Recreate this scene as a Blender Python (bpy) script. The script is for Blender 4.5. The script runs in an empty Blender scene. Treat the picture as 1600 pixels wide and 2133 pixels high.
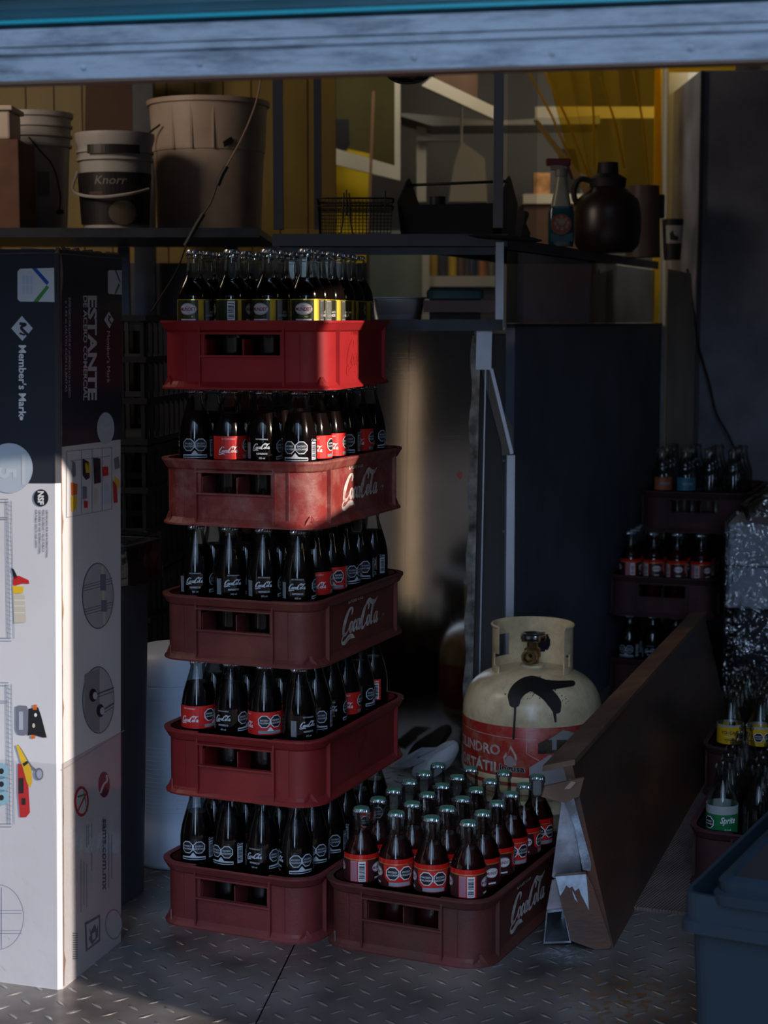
import bpy, bmesh, math, random
from mathutils import Vector, Matrix
random.seed(7)
S = bpy.context.scene
C = S.collection
PI = math.pi
R = math.radians

# ---------------------------------------------------------------- camera, world, sun, exposure
CAM_H, PITCH, FPX = 1.063, R(6.2), 3650.0
cam_d = bpy.data.cameras.new('camera'); cam = bpy.data.objects.new('camera', cam_d); C.objects.link(cam)
cam_d.sensor_fit = 'VERTICAL'; cam_d.sensor_height = 24.0; cam_d.lens = FPX / 2133 * 24.0
cam_d.clip_start = 0.05; cam_d.clip_end = 200
cam.location = (0, 0, CAM_H); cam.rotation_euler = (PI / 2 - PITCH, 0, 0)
cam_d.dof.use_dof = True; cam_d.dof.focus_distance = 3.2; cam_d.dof.aperture_fstop = 4.0
S.camera = cam
S.view_settings.view_transform = 'Standard'; S.view_settings.look = 'None'
S.view_settings.exposure = 0.0; S.view_settings.gamma = 1.0
S.cycles.transparent_max_bounces = 40; S.cycles.max_bounces = 8
S.cycles.glossy_bounces = 5; S.cycles.diffuse_bounces = 4
S.cycles.use_denoising = True

SUN = Vector((-0.834, 0.552, -0.30)).normalized()
sd = bpy.data.lights.new('sun', 'SUN'); sun = bpy.data.objects.new('sun', sd); C.objects.link(sun)
sd.energy = 6.6; sd.color = (1.0, 0.86, 0.75); sd.angle = R(0.55)
sun.rotation_euler = SUN.to_track_quat('-Z', 'Y').to_euler(); sun.location = (6, -4, 4)

SKY_AZ, SKY_W = 0.10, 0.055
W = bpy.data.worlds.new('sky'); S.world = W; W.use_nodes = True
n = W.node_tree.nodes; l = W.node_tree.links
bg = n['Background']
tc = n.new('ShaderNodeTexCoord'); sx = n.new('ShaderNodeSeparateXYZ'); l.new(tc.outputs['Generated'], sx.inputs[0])
mr = n.new('ShaderNodeMapRange'); mr.inputs[1].default_value = -0.02; mr.inputs[2].default_value = 0.06
mr.interpolation_type = 'SMOOTHSTEP'
l.new(sx.outputs['Z'], mr.inputs[0])
nz = n.new('ShaderNodeTexNoise'); nz.inputs['Scale'].default_value = 3.0; l.new(tc.outputs['Generated'], nz.inputs['Vector'])
mx = n.new('ShaderNodeMix'); mx.data_type = 'RGBA'
mx.inputs[6].default_value = (0.035, 0.042, 0.058, 1); mx.inputs[7].default_value = (10.0, 14.0, 20.5, 1)
# the street runs straight back from the opening: open sky along it, dark fronts of houses to both sides
def wm(op, a, b=0.0):
    q = n.new('ShaderNodeMath'); q.operation = op
    for i, v in enumerate((a, b)):
        if isinstance(v, (int, float)): q.inputs[i].default_value = v
        else: l.new(v, q.inputs[i])
    return q.outputs[0]
az = wm('ABSOLUTE', wm('ADD', wm('DIVIDE', sx.outputs['X'], wm('MAXIMUM', wm('MULTIPLY', sx.outputs['Y'], -1.0), 0.02)), SKY_AZ))
m2 = n.new('ShaderNodeMapRange'); m2.inputs[1].default_value = SKY_W; m2.inputs[2].default_value = SKY_W * 1.5; m2.inputs[3].default_value = 1.0; m2.inputs[4].default_value = 0.0
m2.interpolation_type = 'SMOOTHSTEP'; l.new(az, m2.inputs[0])
mh = n.new('ShaderNodeMapRange'); mh.inputs[1].default_value = 0.14; mh.inputs[2].default_value = 0.50; mh.inputs[4].default_value = 0.29; mh.interpolation_type = 'SMOOTHSTEP'; l.new(sx.outputs['Z'], mh.inputs[0])
mw = n.new('ShaderNodeMapRange'); mw.inputs[1].default_value = 0.25; mw.inputs[2].default_value = 0.60; mw.inputs[3].default_value = 1.0; mw.inputs[4].default_value = 0.06; mw.interpolation_type = 'SMOOTHSTEP'; l.new(az, mw.inputs[0])
l.new(wm('MAXIMUM', wm('MULTIPLY', mr.outputs[0], wm('MULTIPLY', m2.outputs[0], 0.9)), wm('MULTIPLY', mh.outputs[0], mw.outputs[0])), mx.inputs[0]); 
# pale glow of the sky around the low sun
dp = n.new('ShaderNodeVectorMath'); dp.operation = 'DOT_PRODUCT'; dp.inputs[1].default_value = tuple(-SUN); l.new(tc.outputs['Generated'], dp.inputs[0])
m3 = n.new('ShaderNodeMapRange'); m3.inputs[1].default_value = 0.985; m3.inputs[2].default_value = 1.0; m3.interpolation_type = 'SMOOTHSTEP'; l.new(dp.outputs['Value'], m3.inputs[0])
m4 = n.new('ShaderNodeMix'); m4.data_type = 'RGBA'; m4.blend_type = 'ADD'; m4.inputs[7].default_value = (7.0, 5.8, 4.6, 1)
l.new(m3.outputs[0], m4.inputs[0]); l.new(mx.outputs[2], m4.inputs[6]); l.new(m4.outputs[2], bg.inputs['Color'])
bg.inputs['Strength'].default_value = 0.44

# added lamp for daylight at the kitchen's right rear; no window is built
def area(name, loc, target, size, sizey, power, col):
    d = bpy.data.lights.new(name, 'AREA'); o = bpy.data.objects.new(name, d); C.objects.link(o)
    d.shape = 'RECTANGLE'; d.size = size; d.size_y = sizey; d.energy = power; d.color = col
    o.location = loc; o.rotation_euler = (Vector(target) - Vector(loc)).to_track_quat('-Z', 'Y').to_euler()
    return o
area('kitchen_daylight', (1.24, 6.35, 1.7), (-0.2, 6.7, 1.3), 0.9, 0.9, 4.5, (1.0, 0.93, 0.82))
area('kitchen_fill_light', (0.2, 5.75, 2.40), (0.25, 7.2, 0.9), 1.0, 0.7, 10.0, (1.0, 0.92, 0.80))  # added fill from above for the kitchen; the ceiling has no hatch
area('bucket_fill_light', (-1.70, 3.6, 2.0), (-0.4, 4.7, 1.3), 0.8, 0.5, 14.0, (1.0, 0.80, 0.62))  # added fill for the bucket shelf; the left wall has no window

# ---------------------------------------------------------------- a pixel of the photo seen at a depth -> a point in the room
def ray(u, v):
    c, s = math.cos(PITCH), math.sin(PITCH); a = (u - 800) / FPX; b = -(v - 1066.5) / FPX
    return Vector((a, c + b * s, -s + b * c))
def at(u, v, y):
    r = ray(u, v); return Vector((0, 0, CAM_H)) + r * (y / r.y)
def floor_at(u, v, z=0.0):
    r = ray(u, v); return Vector((0, 0, CAM_H)) + r * ((z - CAM_H) / r.z)

# ---------------------------------------------------------------- materials
def srgb(r, g, b):
    f = lambda c: (c / 12.92 if c <= 0.04045 else ((c + 0.055) / 1.055) ** 2.4)
    return (f(r / 255), f(g / 255), f(b / 255), 1)
MATS = {}
def mat(name, col, rough=0.5, metal=0.0, noise=0.0, nscale=20.0, bump=0.0, bscale=60.0, spec=0.5, aniso=0.0,
        dirt=None, dscale=6.0, damt=0.5, stretch=(1, 1, 1), trans=0.0, sub=0.0, coat=0.0):
    if name in MATS: return MATS[name]
    m = bpy.data.materials.new(name); m.use_nodes = True; MATS[name] = m
    n = m.node_tree.nodes; l = m.node_tree.links; p = n['Principled BSDF']
    p.inputs['Roughness'].default_value = rough; p.inputs['Metallic'].default_value = metal
    p.inputs['Specular IOR Level'].default_value = spec
    p.inputs['Anisotropic'].default_value = aniso
    p.inputs['Coat Weight'].default_value = coat; p.inputs['Coat Roughness'].default_value = 0.08
    p.inputs['Transmission Weight'].default_value = trans
    p.inputs['Base Color'].default_value = col
    src = None
    tc = n.new('ShaderNodeTexCoord'); mp = n.new('ShaderNodeMapping'); mp.inputs['Scale'].default_value = stretch
    l.new(tc.outputs['Object'], mp.inputs[0])
    if noise or dirt:
        nz = n.new('ShaderNodeTexNoise'); nz.inputs['Scale'].default_value = nscale; nz.inputs['Detail'].default_value = 6
        l.new(mp.outputs[0], nz.inputs['Vector'])
        r = n.new('ShaderNodeMapRange'); r.inputs[1].default_value = 0.3; r.inputs[2].default_value = 0.7
        r.inputs[3].default_value = 1 - noise; r.inputs[4].default_value = 1 + noise
        l.new(nz.outputs['Fac'], r.inputs[0])
        mm = n.new('ShaderNodeMix'); mm.data_type = 'RGBA'; mm.blend_type = 'MULTIPLY'; mm.inputs[0].default_value = 1
        mm.inputs[6].default_value = col; l.new(r.outputs[0], mm.inputs[7]); src = mm.outputs[2]
        if dirt:
            n2 = n.new('ShaderNodeTexNoise'); n2.inputs['Scale'].default_value = dscale; n2.inputs['Detail'].default_value = 9
            n2.inputs['Roughness'].default_value = 0.7; l.new(mp.outputs[0], n2.inputs['Vector'])
            r2 = n.new('ShaderNodeMapRange'); r2.inputs[1].default_value = 0.44; r2.inputs[2].default_value = 0.66
            r2.inputs[3].default_value = 0; r2.inputs[4].default_value = damt; l.new(n2.outputs['Fac'], r2.inputs[0])
            m2 = n.new('ShaderNodeMix'); m2.data_type = 'RGBA'; l.new(r2.outputs[0], m2.inputs[0])
            l.new(src, m2.inputs[6]); m2.inputs[7].default_value = dirt; src = m2.outputs[2]
        l.new(src, p.inputs['Base Color'])
    if bump:
        nb = n.new('ShaderNodeTexNoise'); nb.inputs['Scale'].default_value = bscale; nb.inputs['Detail'].default_value = 4
        l.new(mp.outputs[0], nb.inputs['Vector'])
        b = n.new('ShaderNodeBump'); b.inputs['Strength'].default_value = bump; b.inputs['Distance'].default_value = 0.002
        l.new(nb.outputs['Fac'], b.inputs['Height']); l.new(b.outputs[0], p.inputs['Normal'])
    return m

def clear_mat(name, tint, gloss=0.03, base=0.04, gain=0.9, bump=0.0, bscale=80, bdist=0.004):
    """thin clear sheet or bottle wall: see-through with a fresnel reflection"""
    if name in MATS: return MATS[name]
    m = bpy.data.materials.new(name); m.use_nodes = True; MATS[name] = m
    n = m.node_tree.nodes; l = m.node_tree.links; n.remove(n['Principled BSDF'])
    out = n['Material Output']
    t = n.new('ShaderNodeBsdfTransparent'); t.inputs[0].default_value = tint
    g = n.new('ShaderNodeBsdfGlossy'); g.inputs['Roughness'].default_value = gloss
    lw = n.new('ShaderNodeLayerWeight'); lw.inputs['Blend'].default_value = 0.35
    r = n.new('ShaderNodeMapRange'); r.inputs[3].default_value = base; r.inputs[4].default_value = gain
    l.new(lw.outputs['Fresnel'], r.inputs[0])
    mx = n.new('ShaderNodeMixShader'); l.new(r.outputs[0], mx.inputs[0]); l.new(t.outputs[0], mx.inputs[1]); l.new(g.outputs[0], mx.inputs[2])
    if bump:
        tc = n.new('ShaderNodeTexCoord')
        nb = n.new('ShaderNodeTexNoise'); nb.inputs['Scale'].default_value = bscale; nb.inputs['Detail'].default_value = 3
        l.new(tc.outputs['Object'], nb.inputs['Vector'])
        b = n.new('ShaderNodeBump'); b.inputs['Strength'].default_value = bump; b.inputs['Distance'].default_value = bdist
        l.new(nb.outputs['Fac'], b.inputs['Height']); l.new(b.outputs[0], g.inputs['Normal']); l.new(b.outputs[0], lw.inputs['Normal'])
    l.new(mx.outputs[0], out.inputs['Surface'])
    return m

# ---------------------------------------------------------------- mesh building
class MB:
    def __init__(s): s.bm = bmesh.new(); s.mats = []
    def mi(s, m):
        if m not in s.mats: s.mats.append(m)
        return s.mats.index(m)
    def face(s, pts, m, smooth=False):
        vs = [s.bm.verts.new(p) for p in pts]
        f = s.bm.faces.new(vs); f.material_index = s.mi(m); f.smooth = smooth; return f
    def box(s, c, d, m, M=None, bev=0.0):
        x, y, z = d[0] / 2, d[1] / 2, d[2] / 2
        P = [Vector((a * x, b * y, e * z)) + Vector(c) for a in (-1, 1) for b in (-1, 1) for e in (-1, 1)]
        if M is not None: P = [M @ p for p in P]
        v = [s.bm.verts.new(p) for p in P]; k = s.mi(m); fs = []
        for q in ((0, 1, 3, 2), (4, 6, 7, 5), (0, 4, 5, 1), (2, 3, 7, 6), (0, 2, 6, 4), (1, 5, 7, 3)):
            f = s.bm.faces.new([v[i] for i in q]); f.material_index = k; fs.append(f)
        if bev:
            es = list({e for f in fs for e in f.edges})
            r = bmesh.ops.bevel(s.bm, geom=es, offset=bev, segments=2, affect='EDGES', profile=0.5)
            for f in r['faces']: f.material_index = k
        return s
    def beam(s, a, b, w, h, m, up=(0, 0, 1)):
        a, b = Vector(a), Vector(b); y = (b - a); L = y.length; y.normalize(); z = Vector(up); x = y.cross(z).normalized(); z = x.cross(y)
        M = Matrix((x, y, z)).transposed().to_4x4(); M.translation = (a + b) / 2
        return s.box((0, 0, 0), (w, L, h), m, M)
    def loft(s, loops, m, closed=True, cap0=False, cap1=False, smooth=True, skip=None):
        k = s.mi(m); V = [[s.bm.verts.new(p) for p in lp] for lp in loops]; N = len(V[0])
        for i in range(len(V) - 1):
            for j in range(N if closed else N - 1):
                if skip and skip(i, j): continue
                f = s.bm.faces.new((V[i][j], V[i][(j + 1) % N], V[i + 1][(j + 1) % N], V[i + 1][j])); f.material_index = k; f.smooth = smooth
        if cap0: f = s.bm.faces.new(V[0][::-1]); f.material_index = k
        if cap1: f = s.bm.faces.new(V[-1]); f.material_index = k
        return s
    def lathe(s, prof, m, seg=24, M=None, cap0=False, cap1=False, smooth=True, a0=0, a1=2 * PI):
        full = abs(a1 - a0 - 2 * PI) < 1e-6; L = []
        for r, z in prof:
            lp = [Vector((r * math.cos(a0 + (a1 - a0) * i / seg), r * math.sin(a0 + (a1 - a0) * i / seg), z)) for i in range(seg if full else seg + 1)]
            L.append([M @ p for p in lp] if M is not None else lp)
        return s.loft(L, m, closed=full, cap0=cap0, cap1=cap1, smooth=smooth)
    def tube(s, pts, r, m, seg=8, caps=True, closed=False):
        pts = [Vector(p) for p in pts]; L = []; up = None; N = len(pts)
        for i, p in enumerate(pts):
            if closed: d = pts[(i + 1) % N] - pts[i - 1]
            else: d = pts[min(i + 1, N - 1)] - pts[max(i - 1, 0)]
            d.normalize()
            if up is None: up = Vector((0, 0, 1)) if abs(d.z) < 0.9 else Vector((1, 0, 0))
            x = d.cross(up).normalized(); up = x.cross(d).normalized()
            rr = r[i] if isinstance(r, (list, tuple)) else r
            L.append([p + (x * math.cos(2 * PI * j / seg) + up * math.sin(2 * PI * j / seg)) * rr for j in range(seg)])
        if closed: L.append(L[0])
        return s.loft(L, m, cap0=caps and not closed, cap1=caps and not closed)
    def prism(s, poly, t, m, M, smooth=False):
        """poly in local xy, thickness t along local z"""
        a = [s.bm.verts.new(M @ Vector((p[0], p[1], 0))) for p in poly]; b = [s.bm.verts.new(M @ Vector((p[0], p[1], t))) for p in poly]
        k = s.mi(m); N = len(poly)
        for q in (a[::-1], b): s.bm.faces.new(q).material_index = k
        for i in range(N):
            f = s.bm.faces.new((a[i], a[(i + 1) % N], b[(i + 1) % N], b[i])); f.material_index = k; f.smooth = smooth
        return s
    def build(s, name, parent=None, loc=None, rot=None, weld=False, recalc=True):
        if weld: bmesh.ops.remove_doubles(s.bm, verts=s.bm.verts, dist=1e-5)
        if recalc: bmesh.ops.recalc_face_normals(s.bm, faces=s.bm.faces)
        s.bm.normal_update()
        for ed in s.bm.edges:
            if len(ed.link_faces) == 2 and ed.calc_face_angle(0) > 0.70: ed.smooth = False
        me = bpy.data.meshes.new(name); s.bm.to_mesh(me); s.bm.free()
        for m in s.mats: me.materials.append(m)
        o = bpy.data.objects.new(name, me); C.objects.link(o)
        if parent: o.parent = parent
        if loc is not None: o.location = loc
        if rot is not None: o.rotation_euler = rot
        return o
def tag(o, label, cat, group=None, kind=None):
    o['label'] = label; o['category'] = cat
    if group: o['group'] = group
    if kind: o['kind'] = kind
    return o
def thing(name, label, cat, loc=(0, 0, 0), rot=(0, 0, 0), group=None):
    o = bpy.data.objects.new(name, None); C.objects.link(o); o.location = loc; o.rotation_euler = rot
    o.empty_display_size = 0.05
    return tag(o, label, cat, group)
def struct(o, label=None):
    o['kind'] = 'structure'
    if label: o['label'] = label
    return o
def spline(pts, n=8):
    """Catmull-Rom through 2D or 3D points"""
    P = [Vector(p) for p in pts]; P = [2 * P[0] - P[1]] + P + [2 * P[-1] - P[-2]]; out = []
    for i in range(1, len(P) - 2):
        for k in range(n):
            t = k / n; a, b, c, d = P[i - 1:i + 3]
            out.append(0.5 * ((2 * b) + (c - a) * t + (2 * a - 5 * b + 4 * c - d) * t * t + (3 * b - a - 3 * c + d) * t ** 3))
    out.append(P[-2]); return out

# ---------------------------------------------------------------- printed matter: 2D shapes laid on a surface
TXT = {}
def text_mesh(body, bold):
    k = (body, bold)
    if k not in TXT:
        c = bpy.data.curves.new('t', 'FONT'); c.body = body; c.resolution_u = 2; c.offset = bold; c.size = 1
        o = bpy.data.objects.new('t', c); me = bpy.data.meshes.new_from_object(o)
        vs = [v.co.xy.copy() for v in me.vertices]; fs = [tuple(p.vertices) for p in me.polygons]
        bpy.data.objects.remove(o); bpy.data.meshes.remove(me); bpy.data.curves.remove(c)
        x0 = min(v.x for v in vs); x1 = max(v.x for v in vs)
        TXT[k] = (vs, fs, x0, x1)
    return TXT[k]
class Print:
    def __init__(s): s.bm = bmesh.new(); s.mats = []
    def mi(s, m):
        if m not in s.mats: s.mats.append(m)
        return s.mats.index(m)
    def poly(s, pts, m, layer=1):
        f = s.bm.faces.new([s.bm.verts.new((p[0], p[1], layer)) for p in pts]); f.material_index = s.mi(m); return s
    def rect(s, x0, y0, x1, y1, m, layer=1): return s.poly(((x0, y0), (x1, y0), (x1, y1), (x0, y1)), m, layer)
    def disc(s, cx, cy, rx, ry, m, layer=1, n=24, a=0.0):
        return s.poly([(cx + rx * math.cos(a + 2 * PI * i / n), cy + ry * math.sin(a + 2 * PI * i / n)) for i in range(n)], m, layer)
    def stroke(s, pts, w, m, layer=1, n=6, T=None):
        P = spline([Vector((p[0], p[1], 0)) for p in pts], n) if n > 1 else [Vector((p[0], p[1], 0)) for p in pts]
        N = len(P); k = s.mi(m); pr = None
        for i, p in enumerate(P):
            d = (P[min(i + 1, N - 1)] - P[max(i - 1, 0)]).normalized(); nn = Vector((-d.y, d.x, 0))
            ww = w
            if isinstance(w, (list, tuple)):
                t = i / (N - 1) * (len(w) - 1); j = min(int(t), len(w) - 2); ww = w[j] + (w[j + 1] - w[j]) * (t - j)
            a, b = p + nn * ww / 2, p - nn * ww / 2
            if T: a, b = T(a), T(b)
            a = s.bm.verts.new((a.x, a.y, layer)); b = s.bm.verts.new((b.x, b.y, layer))
            if pr: s.bm.faces.new((pr[0], pr[1], b, a)).material_index = k
            pr = (a, b)
        return s
    def text(s, body, x, y, size, m, layer=1, align='c', bold=0.0, sx=1.0, rot=0, shear=0.0, fit=None):
        """(x, y): baseline anchor; rot in quarter turns clockwise; fit: total length"""
        vs, fs, x0, x1 = text_mesh(body, bold)
        if fit: sx = fit / ((x1 - x0) * size)
        off = {'c': -(x0 + x1) / 2, 'l': -x0, 'r': -x1}[align]; k = s.mi(m); V = []
        for v in vs:
            p = Vector(((v.x + off) * size * sx + v.y * size * shear, v.y * size))
            if rot == 1: p = Vector((p.y, -p.x))
            V.append(s.bm.verts.new((x + p.x, y + p.y, layer)))
        for f in fs:
            try: s.bm.faces.new([V[i] for i in f]).material_index = k
            except ValueError: pass
        return s
    def build(s, name, fun, parent=None, step=0, loc=None, rot=None):
        bm = s.bm
        if step:
            xs = [v.co.x for v in bm.verts]; x = math.floor(min(xs) / step) * step + step
            while x < max(xs):
                bmesh.ops.bisect_plane(bm, geom=bm.verts[:] + bm.edges[:] + bm.faces[:], plane_co=(x, 0, 0), plane_no=(1, 0, 0)); x += step
        for v in bm.verts: v.co = fun(v.co.x, v.co.y, v.co.z)
        me = bpy.data.meshes.new(name); bm.to_mesh(me); bm.free()
        for m in s.mats: me.materials.append(m)
        o = bpy.data.objects.new(name, me); C.objects.link(o)
        if parent: o.parent = parent
        if loc is not None: o.location = loc
        if rot is not None: o.rotation_euler = rot
        return o

def script_logo(P, x, y, w, m, layer=1, n=6):
    """flowing two-word script lettering, w wide, drawn from its own strokes; (x, y) its lower left"""
    k = w / 10.6
    def T(p): return Vector((x + (p.x + p.y * 0.16) * k, y + p.y * k, 0))
    def st(pts, ww): P.stroke(pts, [a * 1.35 for a in ww], m, layer, n, T)
    st([(2.25, 2.35), (2.45, 2.9), (2.05, 3.25), (1.3, 2.9), (0.6, 1.9), (0.2, 0.8), (0.45, 0.1), (1.1, 0.12), (1.75, 0.75)], (.18, .38, .2, .42, .62, .58, .4, .24, .12))
    st([(0.45, 0.1), (-0.1, -0.45), (0.15, -0.95), (0.9, -0.95), (1.9, -0.5), (2.9, -0.55), (3.7, -0.9)], (.2, .22, .3, .5, .55, .42, .06))
    for cx in (2.35, 7.35):
        st([(cx + .1, 1.42), (cx - .28, 1.15), (cx - .38, .55), (cx - .05, .12), (cx + .3, .5), (cx + .35, 1.1), (cx + .1, 1.42)], (.2, .34, .4, .24, .32, .34, .2))
    st([(3.72, 1.15), (3.5, 1.42), (3.15, 1.1), (3.0, .5), (3.25, .12), (3.75, .55)], (.3, .2, .36, .42, .26, .12))
    for cx in (4.3, 9.5):
        st([(cx + .35, 1.3), (cx, 1.42), (cx - .32, .95), (cx - .3, .3), (cx, .15), (cx + .35, .7), (cx + .5, 1.35)], (.14, .2, .36, .36, .22, .2, .16))
        st([(cx + .5, 1.45), (cx + .38, .5), (cx + .55, .12), (cx + .95, .45)], (.34, .38, .3, .1))
    st([(5.05, 1.5), (5.55, 1.65)], (.26, .3))
    st([(7.1, 2.2), (7.25, 2.75), (6.85, 3.1), (6.2, 2.7), (5.65, 1.8), (5.35, 0.8), (5.6, 0.1), (6.2, 0.12), (6.8, 0.75)], (.18, .38, .2, .42, .62, .58, .4, .24, .12))
    st([(5.9, 1.9), (6.4, 3.0), (7.2, 3.45), (8.1, 3.05), (9.0, 2.95), (9.9, 3.5)], (.1, .22, .36, .5, .42, .06))
    st([(7.75, .7), (8.3, 1.5), (8.75, 2.5), (8.6, 3.0), (8.35, 2.5), (8.2, 1.2), (8.3, .2), (8.75, .45)], (.1, .16, .22, .16, .34, .42, .32, .1))

def octagon_badge(P, cx, cy, r, white, black, words, layer=1):
    a = PI / 8
    P.disc(cx, cy, r, r, white, layer, 8, a); P.disc(cx, cy, r * .86, r * .86, black, layer + 1, 8, a)
    P.text(words[0], cx, cy + r * .08, r * .34, white, layer + 2, bold=0.02)
    P.text(words[1], cx, cy - r * .34, r * .34, white, layer + 2, bold=0.02)
def barcode(P, x0, y0, x1, y1, white, black, horizontal=True, layer=1, nb=11):
    P.rect(x0, y0, x1, y1, white, layer); rnd = random.Random(3)
    L = (y1 - y0) if horizontal else (x1 - x0); t = L * .08
    for i in range(nb):
        w = L * .84 / nb * rnd.choice((.3, .5, .7))
        if horizontal: P.rect(x0 + (x1 - x0) * .12, y0 + t, x1 - (x1 - x0) * .12, y0 + t + w, black, layer + 1)
        else: P.rect(x0 + t, y0 + (y1 - y0) * .12, x0 + t + w, y1 - (y1 - y0) * .12, black, layer + 1)
        t += L * .84 / nb
# ---------------------------------------------------------------- shared materials
M_red_new = mat('crate_red_bright', (0.30, 0.016, 0.018, 1), .5, spec=.25, noise=.12, nscale=14, bump=.15, bscale=120)
M_red_worn = mat('crate_red_worn', (0.21, 0.024, 0.020, 1), .5, noise=.25, nscale=18, dirt=(.36, .20, .16, 1), dscale=22, damt=.5, bump=.3, bscale=150)
M_red_brown = mat('crate_red_brown', (0.135, 0.024, 0.019, 1), .5, noise=.25, nscale=16, dirt=(.16, .05, .03, 1), dscale=8, damt=.5, bump=.3, bscale=150)
M_red_deep = mat('crate_red_deep', (0.23, 0.017, 0.017, 1), .42, noise=.15, nscale=16, bump=.2, bscale=150)
M_red_old = mat('crate_red_old', (0.15, 0.024, 0.022, 1), .5, noise=.25, nscale=12, bump=.3, bscale=150)
M_red_dirty = mat('crate_red_dirty', (0.10, 0.018, 0.015, 1), .55, noise=.35, nscale=12, dirt=(.07, .035, .025, 1), dscale=9, damt=.7, bump=.4, bscale=150)
M_red_dark = mat('crate_red_darker', (0.055, 0.016, 0.018, 1), .7, noise=.3, nscale=10)  # a darker even red than the other crates
M_white = mat('print_white', (.72, .72, .72, 1), .45)
M_offwhite = mat('worn_white_print', (.62, .60, .56, 1), .5, dirt=(.3, .05, .03, 1), dscale=40, damt=.7)
M_black = mat('print_black', (.012, .013, .016, 1), .4)
M_pred = mat('print_red', (.62, .02, .015, 1), .4)
M_pgreen = mat('label_green', (.01, .16, .05, 1), .4)
M_pyellow = mat('label_yellow', (.75, .42, .01, 1), .4)
M_pgold = mat('label_gold', (.75, .55, .06, 1), .25, .7)
M_dgreen = mat('label_dark_green', (.034, .036, .014, 1), .4, .3)
M_steel = mat('dull_steel', (.38, .38, .40, 1), .32, 1, noise=.15, nscale=10)
M_darksteel = mat('dark_steel', (.06, .065, .075, 1), .4, .8, noise=.2)
M_cap = mat('crown_silver', (.55, .58, .62, 1), .28, 1)
M_capgreen = mat('crown_green', (.16, .42, .28, 1), .3, .5, noise=.15, nscale=60)
M_darkplastic = mat('dark_plastic', (.012, .013, .016, 1), .45)
M_blackrubber = mat('black_rubber', (.012, .012, .013, 1), .6)
M_glass = clear_mat('bottle_glass', (.90, .93, .90, 1), .03, .0, .85)
M_glass_empty = clear_mat('empty_bottle_glass', (.88, .91, .89, 1), .04, .01, .7)
M_cola = mat('cola', (.008, .004, .004, 1), .12, spec=.12)
M_sidral = mat('apple_soda', (.030, .004, .004, 1), .12, spec=.12)

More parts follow.
